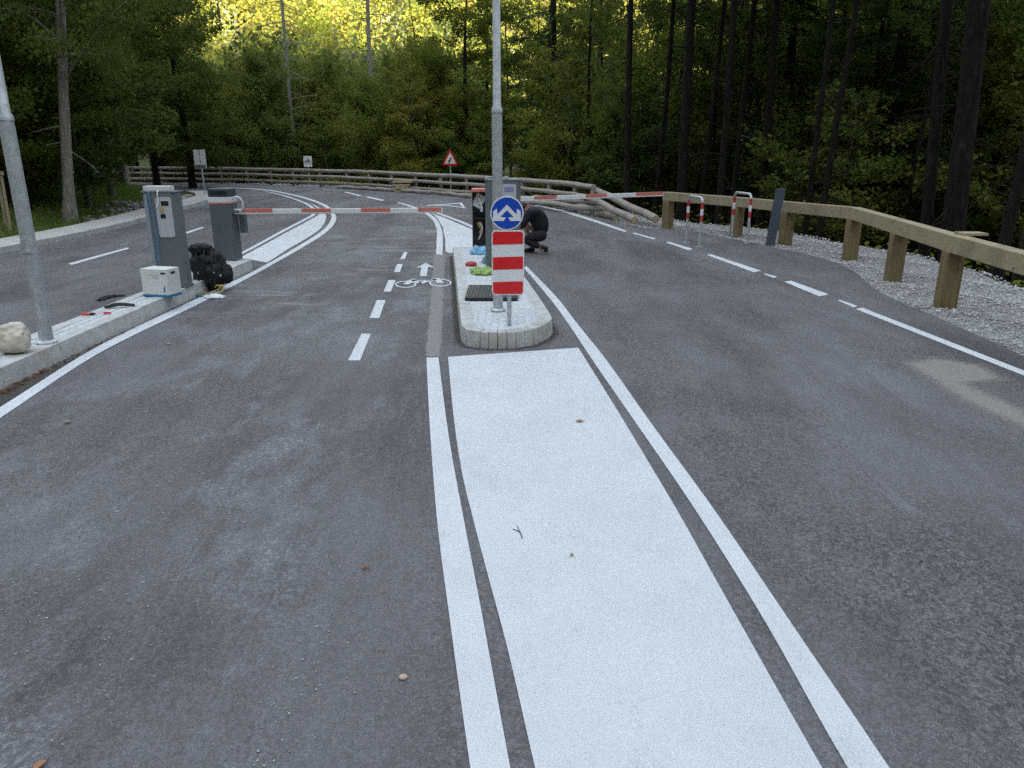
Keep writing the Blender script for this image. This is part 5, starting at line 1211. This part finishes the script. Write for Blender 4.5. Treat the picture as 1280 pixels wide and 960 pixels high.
# sunlit woodland covering the hillside beyond
def woodland():
    rg = np.random.default_rng(5); N = 6200
    r = np.sqrt(rg.uniform(60**2, 190**2, N)); a = rg.uniform(R(-56), R(56), N); x = r*np.sin(a); y = 20+r*np.cos(a)
    ok = (y > 30); x, y, r = x[ok], y[ok], r[ok]; z = height(x, y); N = len(x)
    h_ = rg.uniform(6, 11, N); rad_ = rg.uniform(1.5, 3.1, N); K = 115
    u = rg.normal(size=(N, K, 3)); u = u/np.linalg.norm(u, axis=2, keepdims=True)*rg.uniform(.5, 1.12, (N, K, 1))
    c = np.stack([x[:, None]+u[..., 0]*rad_[:, None], y[:, None]+u[..., 1]*rad_[:, None], z[:, None]+h_[:, None]*.56+u[..., 2]*h_[:, None]*.46], -1).reshape(-1, 3)
    pal = np.array([(.52, .54, .10), (.64, .60, .12), (.72, .63, .15), (.40, .48, .08), (.66, .46, .12), (.20, .27, .07), (.72, .66, .40)])  # sunlight put into the tones: yellows and greens raised
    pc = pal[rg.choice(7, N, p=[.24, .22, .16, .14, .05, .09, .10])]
    nearf = np.clip((88-r)/20, 0, 1)[:, None]; pc = pc*(1-nearf)+np.array([.14, .18, .05])*nearf*rg.uniform(.6, 1.4, (N, 1))  # nearer trees turned dim green, shade put into their colour
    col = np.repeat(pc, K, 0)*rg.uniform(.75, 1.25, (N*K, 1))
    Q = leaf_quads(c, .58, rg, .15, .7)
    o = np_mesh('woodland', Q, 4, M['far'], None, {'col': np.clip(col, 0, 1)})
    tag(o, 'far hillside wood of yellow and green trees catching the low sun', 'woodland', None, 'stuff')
woodland()
# undergrowth and grass
BS = [P(u, v, .3) for u, v in ((150, 260), (163, 253), (176, 248))]
def off_stones(x, y): return np.all([(x-q.x)**2+(y-q.y)**2 > .8 for q in BS], 0)
def cover(name, n_, xr_, yr_, cond, size, hmax, mat, label, cat, seed, blades=False, patch=.35, near=False):
    rg = np.random.default_rng(seed); x = rg.uniform(*xr_, n_); y = rg.uniform(*yr_, n_)
    d = sdist(x, y); nzz = wob(x, y, 1.6)+.5*wob(y, x, 4)+rg.normal(size=n_)*.3
    ok = (nzz > patch-1.0) & cond(x, y, d); x, y = x[ok], y[ok]; z = height(x, y); n2 = len(x)
    if blades:
        hgt = rg.uniform(.4, 1, n2)*hmax; a = rg.uniform(0, 6.28, n2); w2 = size*rg.uniform(.6, 1.2, n2)
        dx, dy = np.cos(a)*w2, np.sin(a)*w2; lx, ly = rg.normal(size=n2)*hgt*.35, rg.normal(size=n2)*hgt*.35
        Q = np.stack([np.stack([x-dx, y-dy, z-.01], 1), np.stack([x+dx, y+dy, z-.01], 1), np.stack([x+lx, y+ly, z+hgt], 1)], 1); k = 3
    else:
        c = np.stack([x, y, z+rg.random(n2)**1.6*hmax], 1); Q = leaf_quads(c, size, rg, .45, .7); k = 4
    o = np_mesh(name, Q, k, mat, None, {'v': np.clip(rg.random(n2)*.6+.4*(nzz[ok]*.2+.5), 0, 1)})
    return tag(o, label, cat, None, 'stuff')
apn = np.array(ap)
def not_apron(x, y):
    ins = np.zeros(x.shape, bool)
    for (ax, ay), (bx, by) in zip(apn, np.roll(apn, -1, 0)):
        if ay != by: ins ^= ((ay > y) != (by > y)) & (x < (bx-ax)*(y-ay)/(by-ay)+ax)
    return ~ins
cover('grass', 130000, (-22, -9.6), (9, 35), lambda x, y, d: (d > .95) & (x < -9) & (d < 11) & not_apron(x, y) & off_stones(x, y), .012, .16, M['grass'], 'short green grass on the left verge and bank', 'grass', 31, True, -.6)
cover('undergrowth', 70000, (3, 44), (2, 46), lambda x, y, d: (d > 3.0) & (x > 3), .15, .55, M['leaf'], 'leafy undergrowth on the forest floor beyond the guardrail', 'undergrowth', 32, False, .5)
cover('undergrowth', 60000, (-42, 4), (36, 62), lambda x, y, d: (d > 2.2) & (y > 34), .16, .7, M['leaf_soft'], 'leafy undergrowth behind the far log fence', 'undergrowth', 33, False, .2)
cover('undergrowth', 40000, (-42, -11), (12, 40), lambda x, y, d: (d > 3.2) & (x < -10) & not_apron(x, y) & off_stones(x, y), .12, .35, M['leaf_dark'], 'dark leafy ground cover under the trees of the left bank', 'undergrowth', 34, False, .4)
# stones on the left bank and along its tip
M['bankstone'] = simple('bank_stone', (.26, .25, .235), .95, 0, .4, 9)
def bank_stones():
    rg = np.random.default_rng(8); pts = []
    for (u, v, n_, sp) in ((150, 260, 60, .5), (163, 253, 70, .45), (176, 248, 60, .45)):
        q = P(u, v, .3)
        for _ in range(n_): pts.append((q.x+rg.normal()*sp*.7, q.y+rg.normal()*sp))
    p = np.array(pts); d = sdist(p[:, 0], p[:, 1]); p = p[(d > 1.1)]; z = height(p[:, 0], p[:, 1])
    stones('bank_stones', np.c_[p, z+.015], rg.uniform(.03, .11, len(p)), M['bankstone'], 'scattered grey stones at the tip of the left grassy bank', 'stones')
bank_stones()
# dead leaves: the drift in the left gutter, and single ones on the road
def litter():
    rg = np.random.default_rng(12); n_ = 1700; t = rg.random(n_)
    y = 4.2+t**1.3*6.2; x = XR+.05+np.abs(rg.normal(size=n_))*.06*np.clip(1.3-2.2*t, .12, 2); k = rg.random(n_) < np.clip(1.1-t*1.6, .05, 1)
    x, y = x[k], y[k]; c = np.stack([x, y, .006+rg.random(len(x))*.02], 1)
    o = np_mesh('fallen_leaves', leaf_quads(c, .035, rg, .75, .6), 4, M['litter'], None, {'v': rg.random(len(x))}); tag(o, 'drift of brown fallen leaves and grit in the gutter of the left kerb', 'leaf litter', None, 'stuff')
litter()
def one_leaf(u, v, sz, col, label, rz):
    q = P(u, v, .006); b = MB(); n_ = 12; rim = [(sz*(.5+.06*math.sin(k*3))*math.cos(2*math.pi*k/n_), sz*.30*math.sin(2*math.pi*k/n_), .004+.006*abs(math.sin(2*math.pi*k/n_))) for k in range(n_)]
    b.add([(0, 0, .001)]+rim+[(x_, y_, z_+.0015) for x_, y_, z_ in rim]+[(0, 0, .0025)], [(0, 1+k, 1+(k+1) % n_) for k in range(n_)]+[(2*n_+1, n_+1+(k+1) % n_, n_+1+k) for k in range(n_)]+[(1+k, n_+1+k, n_+1+(k+1) % n_, 1+(k+1) % n_) for k in range(n_)])
    b.tube([(sz*.5, 0, .004), (sz*.8, sz*.08, .005)], .0012, 5)
    o = b.build('fallen_leaf', simple('leaf_tone', col, .8), None); o.location = q; o.rotation_euler = (0, 0, rz); tag(o, label, 'leaf')
one_leaf(724.5, 527, .055, (.42, .27, .10), 'tan fallen leaf on the upper part of the white painted panel', .2)
one_leaf(715, 695, .022, (.40, .20, .08), 'tiny orange leaf fragment in the middle of the white painted panel', 1)
one_leaf(456, 710, .035, (.32, .15, .06), 'small brown leaf on the asphalt left of the white panel', .8)
one_leaf(84, 528, .05, (.40, .28, .16), 'tan fallen leaf on the left lane near the painted edge line', .3)
one_leaf(210, 430, .05, (.40, .30, .18), 'small pale leaf on the left lane opposite the screwdriver', 2.3)
one_leaf(50, 958, .04, (.42, .20, .10), 'reddish leaf at the bottom left of the asphalt', 1.3)
q = P(504, 848); o = blob(3, lambda c: Vector((c.x*.016, c.y*.014, c.z*.008)), 'pebble', simple('pink_pebble', (.50, .36, .30), .8)); o.location = (q.x, q.y, .006); tag(o, 'pinkish pebble on the asphalt left of the lower white line', 'pebble')
b = MB(); q0, q1 = P(641, 661, .006), P(653, 673, .006); m_ = (q0+q1)/2+Vector((.012, .012, .004)); b.tube([q0, m_, q1], .0018, 6); b.tube([P(646, 657, .006), m_], .0014, 5); tag(b.build('twig', M['bark']), 'thin dark twig lying on the white painted panel', 'twig')
